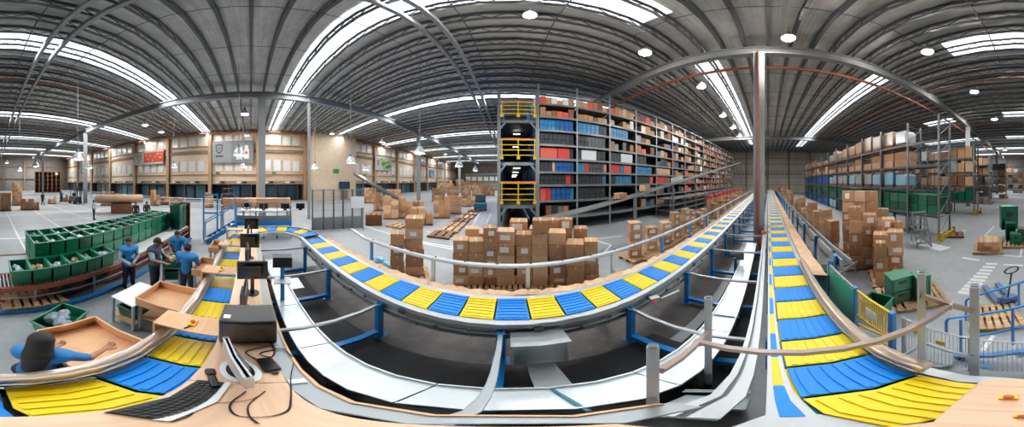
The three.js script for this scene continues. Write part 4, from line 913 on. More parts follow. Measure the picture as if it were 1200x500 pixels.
// ───────────────────────── tall shelving rack beyond the sorter ─────────────────────────
{
  const Z0 = -10.5, RT = -.045, DEP = 3.4, LV = [.98, 2.05, 3.08, 3.93, 4.79, 5.74, 6.74, 7.73, 8.72], ups = Array.from({ length: 16 }, (_, i) => 1.86 + i * 2.62), END = ups[15];
  const onRack = (x, y, z) => [x * Math.cos(RT) + z * Math.sin(RT), y, Z0 - x * Math.sin(RT) + z * Math.cos(RT)];
  const rk = thing('tall_rack', 'tall multi level steel shelving rack filled with totes and cartons', 'rack', [0, 0, Z0], RT, null, .3);
  ups.forEach((a, i) => { part(rk, 'upright', [bx(.1, i < 3 ? 10.4 : 9.8, .1, a, 0, 0)], M.alu2); part(rk, 'upright', [bx(.1, 9.7, .1, a, 0, -DEP)], M.galv); if (i < 6) for (let k = 0; k < 8; k++) part(rk, 'frame_brace', [rod([a, 1 + k, 0], [a, 2 + k, -DEP], .02, 4)], M.galv); });
  for (const y of LV) for (let i = 0; i < ups.length - 1; i++) part(rk, 'shelf', [span(ups[i] + .05, ups[i + 1] - .05, y - .09, y, -DEP, 0), span(ups[i] + .05, ups[i + 1] - .05, y - .14, y, 0, .05)], M.galv);
  part(rk, 'back_panel', [span(1.86, END, .2, 9.6, -DEP - .06, -DEP - .02)], M.galv, 'grey rear sheet');
  part(rk, 'roof_rail', [span(1.86, END, 9.7, 9.8, -.05, .05)], M.galv);
  const FARGOODS = new Map();
  const word = ['lowest', 'second', 'third', 'fourth', 'fifth', 'sixth', 'seventh', 'eighth', 'top'];
  const mixT = [M.carton[0], M.carton[1], M.carton[2], M.carton[1], M.carton[0], M.coral, M.label, M.wrapBrown, M.palletDark, M.palletDark];
  const mixD = [M.darkTote, M.darkTote, M.blueTote, M.carton[1], M.greyDark, M.palletDark, M.galv];
  const MATN = new Map([[M.carton[0], 'brown carton'], [M.carton[1], 'dark brown carton'], [M.carton[2], 'light brown carton'], [M.coral, 'coral pack'], [M.orange, 'orange pack'], [M.label, 'white pack'], [M.wrapBrown, 'tan pack'], [M.palletDark, 'dark wooden box'], [M.darkTote, 'black tote'], [M.blueTote, 'blue tote'], [M.greyDark, 'grey tote'], [M.galv, 'light grey tote'], [M.tealTote, 'light blue tote'], [M.red, 'red panel box'], [M.whiteSheet, 'white panel box']]);
  const spec = {                                                                                       // bay|level: list of [material, columns, rows, width share]
    '0|6': [[M.tealTote, 4, 2, .42], [M.blueTote, 4, 2, .52]], '0|5': [[M.darkTote, 8, 2, .95]], '0|4': [[M.coral, 1, 1, .48], [M.red, 1, 1, .36], [M.darkTote, 1, 1, .1]], '0|3': [[M.darkTote, 3, 1, .34], [M.carton[2], 1, 1, .07], [M.blueTote, 5, 2, .55]], '0|2': [[M.darkTote, 6, 2, .72], [M.red, 1, 1, .14], [M.darkTote, 1, 1, .1]], '0|1': [[M.coral, 1, 1, .16], [M.red, 1, 1, .14], [M.blueTote, 4, 2, .55], [M.tealTote, 1, 1, .1]],
    '1|6': [[M.tealTote, 5, 2, .68], [M.darkTote, 2, 1, .28]], '1|5': [[M.darkTote, 3, 2, .3], [M.greyDark, 5, 2, .6]], '1|4': [[M.darkTote, 1, 1, .1], [M.whiteSheet, 1, 1, .5], [M.darkTote, 2, 1, .3]], '1|3': [[M.tealTote, 2, 1, .2], [M.red, 1, 1, .14], [M.greyDark, 4, 2, .5], [M.carton[2], 1, 1, .1]], '1|2': [[M.darkTote, 7, 2, .8], [M.tealTote, 1, 2, .12]], '1|1': [[M.darkTote, 5, 2, .9]],
    '2|6': [[M.tealTote, 6, 2, .7]], '2|4': [[M.darkTote, 3, 1, .4], [M.whiteSheet, 1, 1, .52]], '2|3': [[M.red, 1, 1, .38], [M.tealTote, 1, 2, .14], [M.coral, 1, 1, .34]], '2|2': [[M.darkTote, 3, 1, .2], [M.tealTote, 5, 2, .66]],
    '3|3': [[M.tealTote, 6, 2, .8]], '3|2': [[M.darkTote, 6, 2, .7], [M.coral, 1, 1, .16]], '4|3': [[M.carton[2], 5, 1, .9]], '4|2': [[M.red, 1, 1, .5], [M.palletDark, 2, 1, .4]], '3|4': [[M.darkTote, 3, 1, .5]],
  };
  for (let i = 0; i < ups.length - 1; i++) for (let l = 0; l < LV.length; l++) {
    const a0 = ups[i] + .1, wd = ups[i + 1] - ups[i] - .2, gap = (LV[l + 1] || 9.7) - LV[l] - .16;
    let rows = spec[i + '|' + l];
    if (!rows) {
      if (l < 2 && i < 4) { if (rnd() < .5) continue; }
      const n = i < 3 ? 6 : i < 6 ? 4 : i < 8 ? 3 : 6; rows = [];
      for (let k = 0; k < n; k++) if (rnd() < .86) rows.push([pick(l > 6 || i > 5 ? mixT : l > 4 && i > 2 ? [...mixT, ...mixD] : mixD), 1, 1, .96 / n, rr(.45, .95)]); else rows.push([null, 0, 0, .96 / n]);
    }
    let x = a0, nth = 0;
    for (const [m, nc, nr, share, hf = .92] of rows) {
      const w = wd * share;
      for (let c = 0; c < nc; c++) for (let q = 0; q < nr; q++) {
        if (q === 0) nth++;
        const cw = w / nc, ch = gap * hf / nr, nm = MATN.get(m), d = rr(.8, 1.1);
        const isTote = nm.includes('tote');
        const g = isTote ? [bx(cw * .92, ch * .82, d, 0, 0, 0), bx(cw * .96, ch * .12, d + .04, 0, ch * .82, 0)] : [bx(cw * .95, ch * .98, d)];
        if (i > 7) { const c2 = frame(onRack(x + (c + .5) * cw, LV[l] + q * ch, -.06 - d / 2), RT); if (!FARGOODS.has(m)) FARGOODS.set(m, []); FARGOODS.get(m).push(bake(g, c2.M, [0, 0, 0], c2.th0, m)); continue; }
        solo(isTote ? 'storage_tote' : nm.includes('panel') ? 'panel_box' : 'stock_box', `${nr > 1 ? (q ? 'upper ' : 'lower ') : ''}${nm}, ${ord(nth - 1)} from left, ${word[l]} shelf, ${ord(i)} bay of the tall rack`, isTote ? 'tote' : 'box', onRack(x + (c + .5) * cw, LV[l] + q * ch, -.06 - d / 2), RT, g, m, `${nm}s, bay ${ord(i)}, ${word[l]} shelf`);
      }
      x += w;
    }
  }
  { const g = new THREE.Group(); g.name = 'distant_rack_goods'; note(g, 'distant small goods filling the far bays of the tall rack', 'goods', null, 'stuff'); scene.add(g); for (const [m, a] of FARGOODS) rawMesh('goods', mergeGeometries(a), m, g); }
  // gate tower at the near end of the rack
  const tw = thing('gate_tower', 'dark steel lift tower with yellow safety gates at the end of the tall rack', 'tower', [.55, 0, Z0 + .1], 0);
  const W = 2.42, G = [[7.52, 8.7], [4.7, 6.0], [1.9, 3.24]];
  for (const z of [0, -3, -6]) for (const x of [-W / 2, W / 2]) part(tw, 'post', [bx(.2, 9.7, .2, x, 0, z)], M.galv);
  for (const y of [7.35, 4.5, 1.75]) part(tw, 'deck', [span(-W / 2, W / 2, y - .2, y, 0, -16)], M.galv);
  part(tw, 'top_beam', [bx(W + .2, .2, .2, 0, 9.6, 0)], M.galv);
  for (const x of [-W / 2 - .02, W / 2 - .1]) part(tw, 'side_sheet', [span(x, x + .06, .2, 9.3, -.2, -16)], M.blueSteel, 'blue side sheet');
  part(tw, 'end_sheet', [span(-W / 2, W / 2, .2, 9.3, -15.9, -16)], M.galv);
  for (const [g0, g1] of G) for (const [xx, yy] of [[-1, 1], [1, 1]]) part(tw, 'corner_gusset', [beam([xx * (W / 2), g0 - .9, .02], [xx * (W / 2 - .45), g0 - .32, .02], .1, .12)], M.galv);
  for (const [y0, y1] of G) {
    for (const x of [-1.03, 0, 1.03]) part(tw, 'gate_post', [bx(.07, y1 - y0, .07, x, y0, .16)], M.yellowSteel);
    for (let k = 0; k < 4; k++) part(tw, 'gate_rail', [bx(2.25, .05, .05, 0, y0 + .2 + k * (y1 - y0 - .3) / 3, .16)], M.yellowSteel);
    for (const x of [-1.03, 0, 1.03]) part(tw, 'gate_foot', [bx(.2, .2, .14, x, y0 - .05, .2)], M.yellowSteel);
    part(tw, 'kick_board', [bx(2.35, .1, .05, 0, y1 - .06, .1)], M.orange);
  }
  for (const [y, z] of [[6.9, -2], [6.5, -5], [4.25, -2], [4.05, -4.5], [3.9, -7], [3.8, -10]]) part(tw, 'tube_lamp', [bx(.5, .05, .05, 0, y, z)], M.lampGlow, 'white tube lamp');
  for (let k = 1; k < 6; k++) for (const x of [-1.08, 1.08]) for (const y of [4.6, 7.4, 1.8]) part(tw, 'inner_frame', [bx(.1, 2.6, .1, x, y, -k * 2.3)], M.blueSteel);
  // inclined belt running up along the rack
  const inc = thing('incline_conveyor', 'long inclined belt conveyor rising along the front of the tall rack', 'conveyor', [1.4, 0, -6.5], 0, null, .8);
  const p0 = [0, 1.7, 0], p1 = [37, 7.6, 0];
  part(inc, 'belt', [beam(p0, p1, .3, .05)], M.greyDark);
  for (const z of [-.18, .18]) part(inc, 'side_rail', [beam([0, 1.76, z], [37, 7.66, z], .04, .11)], M.greyBox);
  for (let k = 0; k < 9; k++) { const x = 1 + k * 4, y = 1.65 + x * .1595; part(inc, 'leg', [bx(.08, y, .08, x, 0, -.25)], M.galv); }
  part(inc, 'signboard', [bx(1.6, .32, .04, 8.6, 3.3, .34, 0, 0, .16)], M.white, 'white signboard');
  carton('brown carton riding up the inclined belt, upper of two', [7.0, 2.72, -6.5], .1, .5, .34, .4, 1, null); carton('brown carton riding up the inclined belt, lower of two', [5.2, 2.42, -6.5], .1, .55, .28, .4, 1, null);
  // person in the tower mouth stands later
  // low flow racks at the foot of the tall rack
  const fl = thing('flow_rack', 'low roller flow rack in tiers at the foot of the tall rack', 'rack', [12, 0, -8.8], RT, null, .9);
  for (const y of [.5, 1.05, 1.6]) part(fl, 'tier', [span(0, 24, y, y + .1, -.7, .7)], M.galv);
  for (let x = 0; x <= 24; x += 2.4) part(fl, 'upright', [bx(.08, 2, .08, x, 0, .72)], M.galv);
}

// ───────────────────────── pallet racks on the right ─────────────────────────
function palletRack(label, zf, zb, ups, LV, top, guard) {
  const th0 = 1.57 + .7, z = (zf + zb) / 2;
  const rk = thing('pallet_rack', label, 'rack', [ups[0], 0, z], 0, null, 2.2), d = Math.abs(zb - zf);
  ups.forEach((a, i) => {
    for (const s of [-1, 1]) part(rk, 'upright', [bx(.1, top, .1, a - ups[0], 0, s * d / 2)], M.galv);
    const g = []; for (let y = .3; y < top - 1; y += 1.1) g.push(rod([a - ups[0], y, -d / 2], [a - ups[0], y + 1, d / 2], .025, 4), rod([a - ups[0], y + 1, -d / 2], [a - ups[0], y + 1, d / 2], .025, 4));
    if (i < 5) part(rk, 'frame_lacing', g, M.galv);
  });
  for (const y of LV) for (let i = 0; i < ups.length - 1; i++) for (const s of [-1, 1]) part(rk, 'load_beam', [span(ups[i] - ups[0] + .05, ups[i + 1] - ups[0] - .05, y - .13, y, s * d / 2 - .03, s * d / 2 + .03)], M.greyDark);
  if (guard) { part(rk, 'end_guard', [rod([-.25, .3, -d / 2 - .1], [-.25, .3, d / 2 + .1], .07, 8), rod([-.25, .12, -d / 2 - .1], [-.25, .12, d / 2 + .1], .05, 8), bx(.14, .5, .14, -.25, 0, -d / 2 - .1), bx(.14, .5, .14, -.25, 0, d / 2 + .1)], M.yellowSteel, 'yellow end guard'); for (const s of [-1, 1]) part(rk, 'foot_guard', [bx(.18, .35, .18, 0, 0, s * d / 2)], M.yellowSteel, 'yellow foot guard'); }
  return rk;
}
{
  const ups = [4.5, 6.7, 9.3, 11.9, 14.6, 17.3, 20, 22.7, 25.4, 28.1, 30.8, 33.5], LV = [1.38, 2.84, 4.22, 5.6];
  palletRack('nearest pallet rack stacked with green crates and wrapped loads', 7.6, 8.9, ups, LV, 7, true);
  const W5 = ['floor level', 'first beam level', 'second beam level', 'third beam level', 'top beam level'];
  for (let i = 0; i < ups.length - 1; i++) for (let l = 0; l < 5; l++) {
    const y = l ? LV[l - 1] : .02, w = ups[i + 1] - ups[i] - .2, far = i > 5, lab = `${W5[l]}, ${ord(i)} bay of the nearest pallet rack`, z = 8.25;
    if (i === 0 && l !== 1) { continue; }
    const kinds = far ? ['blue', 'green', 'blue', 'carton', 'carton'] : ['bag', 'green', 'bag', 'carton', 'wrap'];
    const kd = l === 0 && i < 5 ? (i === 1 ? 'bag' : 'dark') : kinds[l];
    if (kd === 'green' || kd === 'blue' || kd === 'dark') for (let c = 0; c < 3; c++) for (let q = 0; q < 2; q++) solo('plastic_crate', `${q ? 'upper' : 'lower'} ${kd} crate, ${ord(c)} along, ${lab}`, 'crate', [ups[i] + .15 + (c + .5) * w / 3, y + q * .58, z], 0, [bx(w / 3 * .9, .48, 1.1), bx(w / 3 * .95, .07, 1.14, 0, .48, 0), bx(w / 3 * .5, .12, 1.12, 0, .2, 0)], kd === 'green' ? (rnd() < .5 ? M.green : M.greenDark) : kd === 'blue' ? M.blueTote : M.darkTote, `crates, ${lab}`);
    else if (kd === 'carton') for (let c = 0; c < 2; c++) { const n = rnd() < .5 ? 1 : 2; for (let q = 0; q < n; q++) carton(`${q ? 'upper' : 'lower'} carton load, ${c ? 'rear' : 'front'} half, ${lab}`, [ups[i] + .15 + (c + .5) * w / 2, y + q * .5, z], rr(-.05, .05), w / 2 * .9, .49, 1.05, 0, `cartons, ${lab}`); }
    else for (let c = 0; c < 2; c++) {
      const h = rr(.75, l === 4 ? 1.35 : 1.05), ww = w / 2 * .88, o = thing('wrapped_load', `wrapped load, ${c ? 'rear' : 'front'} half, ${lab}`, 'wrapped load', [ups[i] + .15 + (c + .5) * w / 2, y, z], 0, `wrapped loads, ${lab}`);
      const g = new RoundedBoxGeometry(ww, h, 1.05, 2, .12), p = g.attributes.position; for (let v = 0; v < p.count; v++) { const k = 1 + .05 * Math.sin(p.getY(v) * 9 + i + c); p.setX(v, p.getX(v) * k); }
      g.translate(0, h / 2 + .12, 0); g.computeVertexNormals();
      part(o, 'bundle', [g], kd === 'bag' ? (rnd() < .6 ? M.wrap : M.lightBlue) : pick([M.wrapBrown, M.wrapBrown, M.carton[2], M.wrap]));
      part(o, 'pallet', [bx(ww * 1.02, .12, 1.08)], M.palletDark);
    }
  }
  const more = [['second pallet rack row behind the grey column', 15, 16.4, [5.0, 7.7, 10.4, 13.1, 15.8, 18.5, 21.2, 24], true], ['third pallet rack row further back on the right', 22.4, 23.8, [5.2, 7.9, 10.6, 13.3, 16, 18.7], true], ['fourth pallet rack row far back on the right', 31, 32.4, [4, 6.7, 9.4, 12.1, 14.8], true], ['last distant pallet rack row at the right edge', 44, 45.4, [1, 3.7, 6.4, 9.1, 11.8], false]];
  more.forEach(([lab, zf, zb, u, gd], m) => {
    palletRack(lab, zf, zb, u, LV, 7, gd);
    const nth = ['second', 'third', 'fourth', 'last'][m];
    for (let i = 0; i < u.length - 1; i++) for (let l = 0; l < 5; l++) {
      if (l === 0 && m === 0) { if (i < 1) continue; }
      const y = l ? LV[l - 1] : .02, w = u[i + 1] - u[i] - .2, n = m < 2 ? 3 : 2;
      for (let c = 0; c < n; c++) {
        if (rnd() < .12) continue;
        const mat = l === 1 && m === 0 ? M.green : pick([...M.carton, M.wrapBrown, M.wrap, M.greyDark, M.coral === 0 ? M.coral : M.palletDark]), h = rr(.6, 1.15);
        const nm = mat === M.green ? 'green crate stack' : mat === M.wrap ? 'clear wrapped load' : mat === M.greyDark ? 'grey load' : mat === M.palletDark ? 'dark brown load' : mat === M.wrapBrown ? 'tan wrapped load' : 'brown carton load';
        solo('rack_load', `${nm}, ${ord(c)} along, ${W5[l]}, ${ord(i)} bay, ${nth} pallet rack`, 'load', [u[i] + .15 + (c + .5) * w / n, y, (zf + zb) / 2], rr(-.04, .04), [bx(w / n * .9, h, 1.1, 0, .1, 0), bx(w / n * .92, .1, 1.12)], mat, `${nm}s, ${W5[l]}, ${ord(i)} bay, ${nth} rack`);
      }
    }
  });
}

// ───────────────────────── right side: gantry, gates, fence, crates ─────────────────────────
{
  const g = thing('tube_gantry', 'grey brown tube gantry on four posts standing over the right conveyor', 'gantry', sp(830, 455, 0), 0, null, 1.7);
  const o = sp(830, 455, 0), L = p => [p[0] - o[0], p[1], p[2] - o[2]];
  const P = [rp(765, .45), rp(830, 1.15), rp(1080, 1.16), rp(1142, 1.15)], tops = [405, 348, 318, 334];
  P.forEach((p, i) => { const r = Math.hypot(p[0], p[2]), y = yAt(tops[i], r), q = L(p), w = [.036, .055, .06, .07][i];
    part(g, 'post', [cb(w, y, w, q[0], 0, q[2], .012, facing(p)), bx(w * 1.8, .015, w * 1.8, q[0], 0, q[2])], M.alu2, 'grey slotted aluminium post');
    part(g, 'post_cap', [bx(w * .7, .006, w * .7, q[0], y, q[2], facing(p))], M.greyDark); });
  const onTube = (px, py, y) => L(sp(px, py, y));
  const a = rp(773, .48), b = rp(829, 1.1), c = rp(1080, 1.14), d = rp(1141, 1.12), Y = 2.13;
  const A = [a[0], yAt(434, .48), a[2]], B = [b[0], yAt(388, 1.1), b[2]], mid = A.map((v, i) => (v * .35 + B[i] * .65));
  part(g, 'end_bar', [beam(L(A), L(B), .03, .045)], M.railBrown);
  const C = [c[0], yAt(346, 1.14), c[2]], D = [d[0], yAt(364, 1.12), d[2]], mid2 = C.map((v, i) => (v * .45 + D[i] * .55));
  part(g, 'end_bar', [beam(L(C), L(D), .03, .045)], M.railBrown);
  part(g, 'long_bar', [beam(L(mid), L(mid2), .035, .05)], M.railBrown, 'long grey brown cross bar');
  part(g, 'clamp', [cb(.05, .06, .05, L(mid)[0], mid[1] - .04, L(mid)[2], .008), cb(.05, .06, .05, L(mid2)[0], mid2[1] - .04, L(mid2)[2], .008)], M.railBrown);
  part(g, 'low_bar', [beam(onTube(775, 482, .75), onTube(838, 491, .75), .025, .03), beam(onTube(1086, 402, 1.45), onTube(1140, 418, 1.3), .03, .04)], M.alu2);
  part(g, 'tie_bar', [beam(onTube(1050, 420, .9), onTube(1080, 404, 1.35), .025, .03)], M.alu);
}
// gate panels between blue posts
{
  const z = 1.22;
  for (const [a, h, l] of [[3.15, 1.55, 'farthest'], [2.08, 1.5, 'middle'], [1.3, 1.48, 'nearest']]) { const p = thing('blue_post', `${l} blue square post of the green and yellow gate`, 'post', [a, 0, z], 0); part(p, 'shaft', [cb(.07, h, .07, 0, 0, 0, .01)], M.blueSteel); part(p, 'base_plate', [bx(.16, .02, .16)], M.bluePale); }
  const g = thing('green_mesh_panel', 'green mesh gate panel between two blue posts', 'panel', [2.6, 0, z], 0), bars = [];
  for (let i = 0; i <= 24; i++) bars.push(bx(.008, 1.28, .006, -.48 + i * .04, .15, 0)); for (let j = 0; j <= 20; j++) bars.push(bx(.96, .008, .006, 0, .15 + j * .064, 0));
  part(g, 'mesh', bars, M.greenMesh); part(g, 'backing_sheet', [bx(.95, 1.2, .006, 0, .2, -.02)], M.greenMesh, 'green sheet'); part(g, 'frame', [bx(1, .03, .03, 0, .12, 0), bx(1, .03, .03, 0, 1.43, 0), bx(.03, 1.33, .03, -.49, .12, 0), bx(.03, 1.33, .03, .49, .12, 0)], M.alu2);
  part(g, 'emblem', [bx(.4, .12, .004, 0, .95, .012), bx(.3, .08, .004, .05, .78, .012), bx(.35, .04, .004, -.02, .68, .012)], M.teal, 'faded dark lettering patch');
  const y = thing('yellow_cage', 'yellow wire cage panel with a white plate between two blue posts', 'panel', [1.69, 0, z], 0), w = [];
  for (let i = 0; i <= 14; i++) w.push(bx(.008, .62, .006, -.32 + i * .046, .8, 0)); for (let j = 0; j <= 13; j++) w.push(bx(.66, .008, .006, 0, .8 + j * .047, 0));
  part(y, 'mesh', w, M.yellowSteel); part(y, 'frame', [bx(.7, .04, .03, 0, 1.42, 0), bx(.7, .04, .03, 0, .78, 0)], M.yellowSteel); part(y, 'brace', [beam([-.34, .72, .02], [.34, .5, .02], .03, .04), beam([-.34, .45, .02], [.34, .2, .02], .03, .04)], M.yellowSteel);
  part(y, 'white_plate', [bx(.22, .24, .006, -.02, 1.0, -.02)], M.label, 'white plate');
  part(y, 'back_board', [bx(.6, .5, .01, 0, .06, -.1)], M.pallet, 'bare wooden board');
}
// light mesh fence
{
  const f = thing('wire_fence', 'low grey wire mesh fence behind the gantry posts', 'fence', [.5, 0, 1.4], 0), g = [];
  for (let i = 0; i <= 44; i++) g.push(rod([.8 - i * .042, .08, 0], [.8 - i * .042, 1.2, 0], .004, 3));
  for (let j = 0; j <= 5; j++) g.push(rod([.8, .08 + j * .224, 0], [-1.05, .08 + j * .224, 0], j === 5 ? .014 : .004, 4));
  part(f, 'mesh', g, M.wrap); for (const x of [.8, 0, -.9]) part(f, 'post', [bx(.035, 1.22, .035, x, 0, 0)], M.alu2); part(f, 'sign', [bx(.16, .14, .01, .62, .95, -.02), bx(.1, .12, .01, .3, .85, -.02)], M.yellow, 'small yellow sign');
  const d = sp(1090, 428, 0); solo('floor_disc', 'grey round steel lid on the floor behind the wire fence', 'lid', [d[0], 0, d[2] + .12], 0, [disc(.2, .05, 0, 0, 0, 24), disc(.18, .02, 0, .05, 0, 24)], M.galv);
}
// blue ramp railing
{
  const o = rp(1150, 2.2, 0), t = thing('blue_railing', 'bright blue tube railing of the loading ramp', 'railing', o, 0, null, 2.9);
  const L = (px, py, r) => { const p = rp(px, r, yAt(py, r)); return [p[0] - o[0], p[1], p[2] - o[2]]; };
  const run = (nm, pts, r, rad) => part(t, nm, rods(pts.map(([a, b, c]) => L(a, b, c || r)), rad, 8), M.blueSteel);
  run('top_rail', [[1132, 360], [1132, 352], [1137, 348.5], [1165, 340], [1201, 329]], 2.5, .022);
  run('middle_rail', [[1109, 390], [1109, 376], [1112, 373], [1150, 368], [1201, 358]], 2.0, .022);
  run('lower_rail', [[1126, 374], [1126, 393], [1129, 396], [1160, 391], [1201, 382]], 2.0, .022);
  run('post', [[1187, 403], [1187, 360]], 2.0, .022); run('post', [[1194, 360], [1194, 331]], 2.5, .02); run('post', [[1132, 375], [1132, 352]], 2.5, .02); run('post', [[1126, 416], [1126, 394]], 1.95, .02);
  part(t, 'kerb_beam', [beam(L(1119, 417, 1.8), L(1202, 411, 1.8), .08, .1)], M.blueSteel); part(t, 'foot', [bx(.2, .02, .12, L(1150, 429, 1.6)[0], 0, L(1150, 429, 1.6)[2])], M.bluePale);
  part(t, 'panel', [beam(L(1190, 416, 1.75), L(1202, 415, 1.75), .02, .2)], M.blueSteel);
}
// pallets, pallet jack and lines behind the railing
{
  const p = sp(1166, 369, .12), q = sp(1196, 352, .12);
  pallet('wooden pallet lying behind the blue railing', [p[0], 0, p[2]], .35, .95, .9); pallet('second wooden pallet behind the pallet truck at the right edge', [q[0] - .15, 0, q[2] + .1], .3, .9, .9);
  const j = sp(1181, 356, 0), t = thing('pallet_truck', 'dark blue hand pallet truck with loop handle', 'pallet truck', j, facing(j) + .5);
  part(t, 'body', [cb(.45, .22, .2, 0, .06, 0, .04), beam([-.2, .28, 0], [.2, .2, .1], .1, .08)], M.truckBlue); part(t, 'stem', [rod([0, .25, 0], [.04, 1.12, .1], .022, 8)], M.dark); part(t, 'handle', [new THREE.TorusGeometry(.14, .02, 6, 20).scale(1.2, .62, 1).translate(.04, 1.2, .1)], M.black); part(t, 'fork', [bx(.14, .05, .9, -.18, .06, -.5), bx(.14, .05, .9, .18, .06, -.5)], M.truckBlue); part(t, 'wheel', [along(new THREE.CylinderGeometry(.08, .08, .2, 12), [-.1, .08, .06], [.1, .08, .06])], M.rubber);
  for (const [a, b] of [[[1148, 352], [1136, 382]], [[1164, 393], [1152, 410]]]) line(sp(...a), sp(...b), .06);
}
// near carton stacks on the right
stack(987, 1001, 224, 6.1, 7, 'the tallest pile on the right, left column');
stack(1001, 1014, 224, 6.2, 7, 'the tallest pile on the right, middle column');
stack(1014, 1029, 224, 6.3, 7, 'the tallest pile on the right, right column');
stack(995, 1010, 243, 5.5, 5, 'the step before the tallest pile, left');
stack(1011, 1026, 252, 5.5, 5, 'the step before the tallest pile, right');
stack(1023, 1040, 275, 4.75, 4, 'the lower pile behind the green crates, left');
stack(1040, 1059, 272, 4.85, 4, 'the lower pile behind the green crates, right');
stack(1033, 1048, 257, 5.3, 5, 'the rear of the lower pile, left');
stack(1047, 1058, 260, 5.3, 5, 'the rear of the lower pile, right');
stack(1026, 1038, 285, 4.3, 3, 'the small front pile left of the green crates');
stack(1029, 1041, 245, 8.2, 4, 'the small pile behind the tallest pile');
carton('small white topped carton perched on the lower pile', rp(1031, 4.6, yAt(296, 4.6)), facing(rp(1031, 4.6)) + .4, .22, .2, .2, 1, null);
{ for (const [px, r, w, l] of [[1008, 6, 1.3, 'under the tallest carton pile'], [1041, 4.9, 1.1, 'under the lower carton pile'], [1058, 3.75, 1.2, 'under the green crates at right'], [1084, 3.9, .9, 'beside the green crates at right']]) { const p = rp(px, r, 0); pallet(`wooden pallet ${l}`, p, facing(p) + .25, w, 1.1); } }
// row of single stacks along the takeaway conveyor
for (let i = 0; i < 27; i++) {
  const a = 6.7 + i * (i < 9 ? 1.05 : 1.35), n = [4, 5, 4, 5, 4, 3, 5, 4][i % 8], h = rr(.34, .4), w = rr(.42, .5), z = 2.75 + .08 * Math.sin(i * 2);
  if (i < 8) pallet(`wooden pallet under the ${ord(i)} stack along the takeaway conveyor`, [a, 0, z], 0, .9, .85, false);
  for (let k = 0; k < n; k++) carton(`brown carton, ${k === n - 1 ? 'topmost' : k === 0 ? 'lowest' : ord(k) + ' up'} of the ${ord(i)} stack along the takeaway conveyor`, [a, .13 + k * h, z + rr(-.02, .02)], rr(-.1, .1) + .2, w, h * .99, w, i < 6 ? 2 : 0, 'stacks along the takeaway conveyor');
}
{ const r = thing('roller_track', 'short roller track at the foot of the tallest carton pile', 'conveyor', [4.6, 0, 2.1], .5); for (let i = 0; i < 9; i++) part(r, 'roller', [rod([-.3, .42, -.5 + i * .12], [.3, .42, -.5 + i * .12], .03, 8)], M.galv); for (const s of [-.32, .32]) { part(r, 'side_rail', [bx(.04, .1, 1.15, s, .38, 0)], M.greyBox); part(r, 'leg', [bx(.05, .4, .05, s, 0, -.45)], M.greyBox); part(r, 'leg', [bx(.05, .4, .05, s, 0, .45)], M.greyBox); } }
// green crates
function crate(label, px, r, y, w, h, d, mat = M.green, turn = 0, group) {
  const p = rp(px, r, y), c = thing('folding_crate', label, 'crate', p, facing(p) + turn, group);
  const b = part(c, 'shell', [cb(w, h * .94, d, 0, 0, 0, .02)], mat); part(b, 'lid', [cb(w * 1.03, h * .08, d * 1.03, 0, h * .92, 0, .01)], mat); part(b, 'grip', [bx(w * .35, h * .2, .01, 0, h * .55, d / 2)], M.dark, 'dark grip opening');
  for (const s of [-1, 1]) part(b, 'rib', [bx(.025, h * .85, .02, s * w * .4, .02, d / 2)], mat);
}
crate('upper of two dark green crates before the lower carton pile', 1053, 3.65, .57, .52, .42, .4, M.green, .5); crate('lower of two dark green crates before the lower carton pile', 1053, 3.65, .13, .52, .42, .4, M.greenDark, .5);
crate('single tall green crate standing right of the pair', 1079, 3.75, .13, .36, .82, .34, M.green, .4);
tub('open green tub behind the yellow cage', [sp(1028, 352, .5)[0], .13, sp(1028, 352, .5)[2]], .4, .5, .42, .4, M.green, null);
crate('small green crate half hidden behind the green mesh panel', 963, 4.3, .1, .5, .7, .4, M.greenDark, .2);
crate('large green crate at upper right beside the aisle', 1182, 9.4, .55, .95, 1.35, .7, M.green, .2); crate('narrow green crate under the large one at right', 1184, 8.7, .1, .5, 1.0, .6, M.greenDark, .1); crate('green crate on the pallet at the right edge', 1190, 8.1, .13, .55, .55, .5, M.green, 0); crate('green crate cut by the right edge of the view', 1199, 8.3, .13, .55, .75, .5, M.greenDark, 0);
